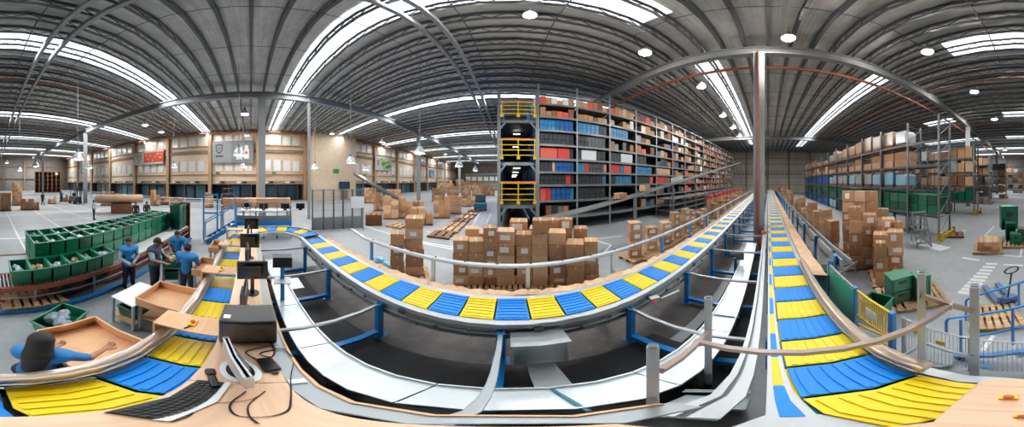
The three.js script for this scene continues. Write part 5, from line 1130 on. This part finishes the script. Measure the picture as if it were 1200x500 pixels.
{ const p = sp(1187, 287, 0), q = sp(1158, 293, 0); pallet('wooden pallet under the green crates at the right edge', p, facing(p), 1.4, 1); pallet('wooden pallet with low carton bundles on the open floor', q, facing(q), 1.3, 1.1);
  for (let j = 0; j < 2; j++) for (let i = 0; i < 3; i++) { const c = rp(1150 + i * 8, 7.5, .13 + j * .22); carton(`flat carton bundle, ${ord(i)} from left in the ${j ? 'upper' : 'lower'} layer on the open floor pallet`, c, facing(c), .33, .215, .9, 1, 'flat carton bundles'); }
  const l = sp(1079, 286, 0), t = thing('mobile_steps', 'grey wheeled warehouse steps before the nearest pallet rack', 'steps', l, facing(l) + .3);
  for (const s of [-.35, .35]) part(t, 'side_frame', [...rods([[s, .05, .6], [s, 1.75, -.4]], .03), ...rods([[s, .05, -.5], [s, 1.75, -.4]], .03), ...rods([[s, .08, .6], [s, .08, -.5]], .03), ...rods([[s, .9, .1], [s, .9, -.45]], .025)], M.galv);
  for (let i = 0; i < 6; i++) part(t, 'tread', [bx(.7, .03, .2, 0, .25 + i * .28, .48 - i * .165)], M.galv); part(t, 'brace', [rod([-.35, .1, .55], [.35, .9, .1], .02), rod([.35, .1, .55], [-.35, .9, .1], .02)], M.galv);
  const w = rp(1145, 15, 0); const nb = thing('rack_board', 'white board fixed at the end of the second pallet rack', 'board', [4.7, 1.0, 15.2], -Math.PI / 2); part(nb, 'panel', [cb(.7, 1.3, .04, 0, 0, 0, .01)], M.white); part(nb, 'frame', [bx(.76, .04, .05, 0, -.03, 0), bx(.76, .04, .05, 0, 1.29, 0)], M.alu);
  const pl = sp(1117, 276, 0); pallet('worn pallet on the floor before the yellow end guard', pl, facing(pl), 1.2, 1, false, M.palletDark); }
// wooden table at the lower right with emergency stops
{
  const c = sp(1160, 480, YD), t = thing('side_table', 'pale wooden side table at the lower right with emergency stops', 'table', [0, 0, 0], 0, null, 2.9);
  const loop = [[1088, 505], [1112, 478], [1135, 458], [1150, 446], [1180, 443], [1215, 446]], o = [0, 0, 0], bs = CTX.get(t).base;
  // table top outlined on the plan; inner side ends just short of the mast foot
  const edge = loop.map(([px, py]) => [bear(px), (EYE - YD) / Math.tan((Math.min(py, 499) - HORIZON) / TURN)]);
  const pos = [], uv = [], idx = [], N = 40, K = 8; let n = 0;
  for (let i = 0; i <= N; i++) { const th = edge[0][0] + (edge[5][0] - edge[0][0]) * i / N; let k = 0; while (k < 4 && edge[k + 1][0] < th) k++; const f = (th - edge[k][0]) / (edge[k + 1][0] - edge[k][0]), R = edge[k][1] + (edge[k + 1][1] - edge[k][1]) * f;
    for (let j = 0; j <= K; j++) { const r = .02 + (R - .02) * j / K, x = r * Math.sin(th), z = -r * Math.cos(th); unroll(x, YD + .01, z, th, o); pos.push(o[0] - bs[0], o[1] - bs[1], o[2] - bs[2]); uv.push(x, z); }
    { const x = R * Math.sin(th), z = -R * Math.cos(th); unroll(x, YD - .03, z, th, o); pos.push(o[0] - bs[0], o[1] - bs[1], o[2] - bs[2]); uv.push(x, z); } }
  for (let i = 0; i < N; i++) for (let j = 0; j <= K; j++) { const a = i * (K + 2) + j, b = a + K + 2; idx.push(a, b, a + 1, b, b + 1, a + 1); }
  const g = new THREE.BufferGeometry(); g.setAttribute('position', new THREE.Float32BufferAttribute(pos, 3)); g.setAttribute('uv', new THREE.Float32BufferAttribute(uv, 2)); g.setIndex(idx); g.computeVertexNormals();
  rawMesh('tabletop', g, M.desk, t);
  const l1 = sp(1165, 447, YD), l2 = sp(1195, 447, YD); part(t, 'leg', [bx(.05, YD - .03, .05, l1[0] * .93, 0, l1[2] * .93)], M.alu2); part(t, 'leg', [bx(.05, YD - .03, .05, l2[0] * .93, 0, l2[2] * .93)], M.alu2);
  [[1182, 465, 'upper yellow emergency stop box on the side table'], [1199, 487, 'yellow emergency stop box at the lower right corner']].forEach(([px, py, lab], i) => { const p = sp(px, py, YD + .012), e = thing('emergency_stop', lab, 'emergency stop', p, facing(p), null, 3.0); part(e, 'box', [cb(i ? .03 : .055, .012, i ? .03 : .05, 0, 0, 0, .004)], M.yellow); part(e, 'button', [disc(i ? .009 : .016, .016, 0, .012, 0, 14)], M.red, 'red mushroom button'); });
}

// ───────────────────────── pendant lamps ─────────────────────────
function pendant(px, py, r, size, label, light) {
  if (yAt(py, r) > 10.9) { const q = (EYE - 10.9) / Math.tan((py - HORIZON) / TURN); size *= q / r; r = q; }
  const y = yAt(py, r), p = rp(px, r, y), s = size;
  const l = thing('pendant_lamp', label, 'lamp', p, facing(p), 'high bay lamps');
  part(l, 'shade', [lathe([[s * .18, s * .9], [s * .3, s * .75], [s * .5, s * .5], [s * .62, s * .2], [s * .64, .0], [s * .6, .0], [s * .57, s * .2], [s * .45, s * .48], [s * .2, s * .7]], 18)], M.lampShade);
  part(l, 'bulb', [lathe([[0, -s * .02], [s * .4, 0], [s * .52, s * .1], [s * .3, s * .3], [0, s * .36]], 16)], M.lampGlow);
  part(l, 'gear_box', [disc(s * .2, s * .4, 0, s * .88, 0, 10)], M.galv);
  part(l, 'rod', [rod([0, s * 1.25, 0], [0, ROOF - .03 - y, 0], .02, 5)], M.galv);
  if (light) { const q = pv(p[0], y - s * .12, p[2], bear(px)); const pl = new THREE.PointLight(0xfffaf2, light, 0, 2); pl.position.copy(q); pl.castShadow = true; pl.shadow.radius = 8; pl.name = numbered('lamp_light'); scene.add(pl); }
}
[[756, 62, 9.3, .62, 'large white pendant lamp over the gap left of the front girder', 60], [924, 45, 8.6, .62, 'bright white pendant lamp just right of the near column top', 60], [621, 18, 8.4, .6, 'bright lamp high up near the top centre of the roof', 60], [1087, 61, 9.6, .6, 'bright lamp right of the front girder', 60], [1142, 108, 14, .6, 'bright lamp above the second pallet rack', 60], [1165, 140, 22, .7, 'small bright lamp far right under the roof', 60],
  [822, 102, 13.5, .6, 'small lamp under the roof right of the tall rack', 60], [847, 136, 20, .7, 'second small lamp in the row towards the end wall', 60], [859, 150, 27, .8, 'third small lamp in the row towards the end wall', 60], [866, 160, 34, .9, 'farthest small lamp in the row towards the end wall', 60],
  [91, 187, 10.6, .55, 'large pendant lamp hanging left of the first column', 40], [280, 182, 10, .55, 'large pendant lamp before the grey shield banner', 40], [411, 191, 12, .55, 'large pendant lamp before the tan block', 40], [492, 180, 10.6, .55, 'large pendant lamp at the column beyond the carton loads', 40], [538, 195, 14, .55, 'pendant lamp left of the yellow gate tower', 40], [369, 197, 17, .55, 'pendant lamp at the corner of the tan block', 30], [557, 200, 20, .55, 'small pendant lamp nearest the yellow gate tower', 30], [428, 199, 21, .55, 'small pendant lamp right of the tan block', 30],
  [204, 196, 19, .55, 'small pendant lamp right of the red banner', 30], [285, 196, 19, .55, 'small pendant lamp below the grey shield banner', 30], [105, 197, 19, .55, 'small pendant lamp right of the first column', 30], [42, 195, 17, .55, 'pendant lamp over the far left loads', 30], [23, 200, 21, .55, 'pendant lamp near the left edge', 30], [66, 204, 30, .55, 'distant pendant lamp over the far aisle', 20], [8, 191, 40, .7, 'distant lamp at the left edge under the roof', 30],
  [170, 147, 21, .7, 'bright lamp under the roof above the red banner, left', 50], [189, 155, 24, .7, 'bright lamp under the roof above the red banner, right', 50], [287, 134, 18, .7, 'bright lamp under the roof above the grey banner', 50], [244, 160, 24, .6, 'lamp under the roof left of the grey banner', 40], [289, 159, 24, .6, 'lamp just above the grey banner', 40], [389, 157, 24, .6, 'lamp at the top of the tan block', 40], [171, 168, 30, .6, 'small lamp left of the red banner', 30], [448, 167, 26, .6, 'lamp at the roof edge right of the tan block', 40], [522, 181, 38, .6, 'far lamp under the roof beyond the carton loads', 30], [1094, 196, 30, .6, 'far lamp between the pallet racks', 30], [1178, 176, 34, .7, 'far lamp near the right edge under the roof', 40],
].forEach(a => pendant(...a));

// ───────────────────────── people ─────────────────────────
function flesh(bones, k, cell) {                                                                        // smooth union of tapered capsules, meshed
  let lo = [9, 9, 9], hi = [-9, -9, -9];
  for (const [a, ra, b, rb] of bones) for (let i = 0; i < 3; i++) { lo[i] = Math.min(lo[i], a[i] - ra, b[i] - rb); hi[i] = Math.max(hi[i], a[i] + ra, b[i] + rb); }
  const c = lo.map((v, i) => (v + hi[i]) / 2), half = Math.max(...lo.map((v, i) => hi[i] - v)) / 2 + cell * 4, N = Math.ceil(half * 2 / cell);
  const mc = new MarchingCubes(N, new THREE.MeshBasicMaterial(), false, false, 60000);
  mc.isolation = 0; mc.field.fill(-1);
  const h2 = N / 2, W = (half / h2), B = bones.map(([a, ra, b, rb]) => { const d = [b[0] - a[0], b[1] - a[1], b[2] - a[2]]; return [a, ra, d, rb, d[0] * d[0] + d[1] * d[1] + d[2] * d[2] || 1e-9]; });
  const ix = (v, i) => Math.round((v - c[i]) / W + h2);
  for (let z = Math.max(1, ix(lo[2], 2) - 3); z <= Math.min(N - 2, ix(hi[2], 2) + 3); z++) for (let y = Math.max(1, ix(lo[1], 1) - 3); y <= Math.min(N - 2, ix(hi[1], 1) + 3); y++) for (let x = Math.max(1, ix(lo[0], 0) - 3); x <= Math.min(N - 2, ix(hi[0], 0) + 3); x++) {
    const px = (x - h2) * W + c[0], py = (y - h2) * W + c[1], pz = (z - h2) * W + c[2];
    let s = 0;
    for (const [a, ra, d, rb, l2] of B) {
      const ax = px - a[0], ay = py - a[1], az = pz - a[2]; let t = (ax * d[0] + ay * d[1] + az * d[2]) / l2; t = t < 0 ? 0 : t > 1 ? 1 : t;
      const ex = ax - d[0] * t, ey = ay - d[1] * t, ez = az - d[2] * t, q = Math.sqrt(ex * ex + ey * ey + ez * ez) - (ra + (rb - ra) * t);
      if (q < k * 8) s += Math.exp(-q / k);
    }
    mc.field[z * N * N + y * N + x] = s > 0 ? k * Math.log(s) : -1;
  }
  mc.update();
  const n = mc.count, g = new THREE.BufferGeometry();
  const p = mc.positionArray.slice(0, n * 3), nn = mc.normalArray.slice(0, n * 3);
  for (let i = 0; i < n; i++) for (let j = 0; j < 3; j++) p[i * 3 + j] = p[i * 3 + j] * half + c[j];
  g.setAttribute('position', new THREE.BufferAttribute(p, 3)); g.setAttribute('normal', new THREE.BufferAttribute(nn, 3));
  return g;
}
const lerp = (a, b, t) => a.map((v, i) => v + (b[i] - v) * t);
function hand(w, e, s) {                                                                                // five separate curled fingers on a palm that continues the forearm
  const d = V(w).sub(V(e)).normalize(), side = new THREE.Vector3(0, 1, 0).cross(d); if (side.length() < .1) side.set(1, 0, 0); side.normalize();
  const dn = d.clone().cross(side).normalize(), W = V(w), P = (u, v, n) => W.clone().addScaledVector(d, u).addScaledVector(side, v).addScaledVector(dn, n).toArray();
  const g = [cb(.075, .085, .03, 0, 0, 0, .012).applyMatrix4(new THREE.Matrix4().makeBasis(side, d, side.clone().cross(d)).setPosition(W))];
  [[.032, .07], [.011, .082], [-.011, .076], [-.032, .058]].forEach(([v, l]) => { g.push(rod(P(.08, v, 0), P(.08 + l * .5, v, .008), .0095, 6, .009), rod(P(.08 + l * .5, v, .008), P(.08 + l * .85, v, .035), .009, 6, .007), ball(.0095, ...P(.08 + l * .5, v, .008), 1, 1, 1, 6)); });
  g.push(rod(P(.02, s * .035, 0), P(.055, s * .066, .012), .012, 6, .011), rod(P(.055, s * .066, .012), P(.085, s * .07, .025), .011, 6, .008));
  return g;
}
function person(label, pos, turn, o) {
  const H = o.h || 1.7, k = H / 1.7, S = v => v.map(x => x * k);
  const j = { hip: [0, .92, 0], chest: [0, 1.28, 0], neck: [0, 1.43, 0], head: [0, 1.56, .02], shL: [.19, 1.38, 0], shR: [-.19, 1.38, 0], elL: [.24, 1.12, -.02], elR: [-.24, 1.12, -.02], wrL: [.22, .92, .1], wrR: [-.22, .92, .1], hpL: [.09, .88, 0], hpR: [-.09, .88, 0], knL: [.1, .48, .02], knR: [-.1, .48, .02], anL: [.1, .08, 0], anR: [-.1, .08, 0], ...o.j };
  for (const n in j) j[n] = S(j[n]);
  const p = thing('person', label, 'person', pos, turn);
  const f = o.face || [0, 0, 1], fv = V(f).normalize(), hd = V(j.head), up = hd.clone().sub(V(j.neck)).normalize(), sd = up.clone().cross(fv).normalize(), HP = (a, b, c) => hd.clone().addScaledVector(sd, a * k).addScaledVector(up, b * k).addScaledVector(fv, c * k).toArray();
  const skull = [[HP(0, .045, -.01), .088 * k, HP(0, .02, -.015), .09 * k], [HP(0, -.05, .022), .06 * k, HP(0, -.08, .035), .045 * k], [HP(0, .012, .085), .012 * k, HP(0, -.02, .1), .016 * k], [HP(.088, 0, -.01), .02 * k, HP(.088, -.02, -.005), .015 * k], [HP(-.088, 0, -.01), .02 * k, HP(-.088, -.02, -.005), .015 * k]];
  const neck = [j.neck, .058 * k, HP(0, -.06, 0), .052 * k];
  const arm = s => [[j['sh' + s], .058 * k, j['el' + s], .044 * k], [j['el' + s], .042 * k, j['wr' + s], .029 * k]];
  const leg = s => [[j['hp' + s], .085 * k, j['kn' + s], .06 * k], [j['kn' + s], .056 * k, j['an' + s], .04 * k]];
  const torso = [[lerp(j.hip, j.chest, .05), .125 * k, lerp(j.hip, j.chest, .45), .12 * k], [lerp(j.shL, j.chest, .35), .11 * k, lerp(j.shR, j.chest, .35), .11 * k], [j.chest, .125 * k, j.hip, .12 * k], [j.shL, .06 * k, j.neck, .055 * k], [j.shR, .06 * k, j.neck, .055 * k], [lerp(j.hpL, j.hip, .4), .11 * k, lerp(j.hpR, j.hip, .4), .11 * k]];
  const grow = (b, d) => b.map(([a, ra, c, rb]) => [a, ra + d, c, rb + d]);
  const fv2 = [j.anL, j.anR];
  const foot = a => [[[a[0], .045 * k, a[2] - .03], .042 * k, [a[0], .035 * k, a[2] + .15 * k], .034 * k]];
  const body = clean(flesh([...skull, neck, ...torso, ...arm('L'), ...arm('R'), ...leg('L'), ...leg('R')], .012, .02));
  part(p, 'body', [body, ...hand(j.wrL, j.elL, 1), ...hand(j.wrR, j.elR, -1)], o.skin || M.skin);
  const sleeve = s => o.long ? grow(arm(s), .014) : grow([[j['sh' + s], .058 * k, lerp(j['sh' + s], j['el' + s], .8), .05 * k]], .016);
  part(p, 'shirt', [flesh([...grow(torso, .012), ...sleeve('L'), ...sleeve('R')], .012, .02)], o.shirt || M.vest);
  if (o.vest) part(p, 'vest', [flesh(grow(torso, .026), .012, .022)], o.vest);
  part(p, 'trousers', [flesh([...grow(leg('L'), .018), ...grow(leg('R'), .018), ...grow([torso[5]], .02)], .012, .02)], o.pants || M.jeans);
  part(p, 'shoes', [flesh([...foot(j.anL), ...foot(j.anR)], .01, .012)], M.shoe);
  const hr = [[HP(0, .062, -.022), .095 * k, HP(0, .03, -.04), .09 * k]];
  if (o.mane) hr.push([HP(0, .04, -.03), .112 * k, S([0, 1.4, .0]), .115 * k], [S([0, 1.4, .0]), .115 * k, S([0, 1.18, -.11]), .08 * k]); else if (o.hair === 'long') hr.push([HP(0, .02, -.06), .09 * k, HP(0, -.2, -.12), .07 * k]);
  if (o.hair === 'tail') hr.push([HP(0, 0, -.1), .04 * k, HP(0, -.14, -.12), .03 * k]);
  part(p, o.hair === 'cap' ? 'cap' : 'hair', [flesh(o.hair === 'cap' ? [...hr, [HP(0, .06, .06), .035 * k, HP(0, .05, .14), .025 * k]] : hr, .012, .012)], o.hairMat || M.hair);
  part(p, 'eyes', [ball(.012 * k, ...HP(.033, .01, .078), 1, .7, 1, 6), ball(.012 * k, ...HP(-.033, .01, .078), 1, .7, 1, 6)], M.black);
  part(p, 'mouth', [bx(.045 * k, .01 * k, .01, 0, 0, 0).applyMatrix4(new THREE.Matrix4().makeBasis(sd, up, fv).setPosition(...HP(0, -.062, .075)))], M.tattoo);
  if (o.badge) part(p, 'badge', [bx(.07, .09, .006, .05, 1.12 * k, .165 * k)], M.label, 'white badge');
  if (o.tattoo) part(p, 'arm_tattoo', [rod(lerp(j.elR, j.shR, .35), lerp(j.elR, j.shR, .7), .064 * k, 8)], M.tattoo, 'dark red patch on the upper arm');
  return p;
}
{
  const at = (px, r) => rp(px, r, 0), F = p => facing(p);
  let p = at(151, 4.45); person('person in a blue vest standing by the tubs, hands held in front', p, F(p) + .35, { h: 1.7, shirt: M.shirt, vest: M.vest, long: true, badge: true, j: { elL: [.25, 1.1, .02], elR: [-.25, 1.1, .02], wrL: [.06, 1.02, .24], wrR: [-.06, .98, .24], anL: [.12, .08, 0], anR: [-.12, .08, 0] }, hair: 'short', face: [0, -.15, 1] });
  p = at(181, 4.35); person('person in a grey vest with dark cap leaning to the middle tub', p, F(p) + 1.05, { h: 1.76, shirt: M.shirt, vest: M.denim, tattoo: true, hair: 'cap', face: [0, -.35, 1], j: { head: [0, 1.55, .09], neck: [0, 1.42, .04], elL: [.24, 1.12, .12], elR: [-.24, 1.13, .1], wrL: [.14, 1.05, .36], wrR: [-.14, 1.06, .36] } });
  p = at(208, 5.4); person('person in a blue vest facing us behind the middle tub', p, F(p) - .1, { h: 1.64, shirt: M.vest, long: false, hair: 'tail', skin: M.skin2, face: [0, -.3, 1], j: { elL: [.27, 1.12, .06], elR: [-.27, 1.12, .06], wrL: [.16, .98, .3], wrR: [-.16, .98, .3], head: [0, 1.55, .06] } });
  p = at(219, 4.0); person('person in a blue vest seen from behind at the middle tub', p, F(p) + Math.PI - .4, { h: 1.68, shirt: M.vest, hair: 'short', face: [0, -.3, 1], j: { shL: [.21, 1.38, 0], shR: [-.21, 1.38, 0], elL: [.28, 1.12, .06], elR: [-.28, 1.12, .06], wrL: [.16, 1.0, .3], wrR: [-.16, 1.0, .3], head: [0, 1.55, .06] } });
  p = at(44, 1.12); person('person with long black hair bending over the nearest wooden bin', p, F(p) + 2.85, { h: 1.62, shirt: M.vest, hair: 'long', mane: true, pants: M.jeans, face: [-.5, -.3, 1], j: { hip: [0, .92, -.02], chest: [0, 1.25, .06], neck: [0, 1.4, .1], head: [0, 1.53, .15], shL: [.15, 1.35, .06], shR: [-.18, 1.35, .06], elL: [.12, 1.1, .16], elR: [-.36, 1.14, .14], wrL: [-.04, 1.1, .34], wrR: [-.5, 1.12, .3], anR: [-.11, .08, -.08] } });
  const far = (label, px, r, m, o = {}) => { const q = at(px, r); person(label, q, F(q) + (o.turn || 0), { h: 1.7, shirt: m, long: true, hair: 'short', ...o }); };
  far('person in dark clothes walking across the far left floor', 50, 22.5, M.black, { turn: .4, j: { anL: [.1, .08, .2], anR: [-.1, .08, -.2] } });
  far('person in grey standing by the roll with a hand truck', 110, 13.8, M.shirt, { turn: 1.4 });
  far('person in dark clothes in front of the wrapped roll, left', 159, 12.5, M.black, {});
  far('person in dark clothes in front of the wrapped roll, right', 172, 12.8, M.dark, {});
  far('person in blue working near the forklift', 72, 26, M.vest, {});
  far('person in red orange at the foot of the gate tower', 600, 13, M.orange, {});
}

// cartons too far off to count one by one
{ const g = new THREE.Group(); g.name = 'distant_cartons'; note(g, 'distant brown cartons stacked along the rows and racks', 'boxes', null, 'stuff'); scene.add(g);
  DISTANT.forEach((a, i) => { if (a.length) rawMesh('carton_pile', mergeGeometries(a), M.carton[i], g); }); }

renderer.render(scene, camera);
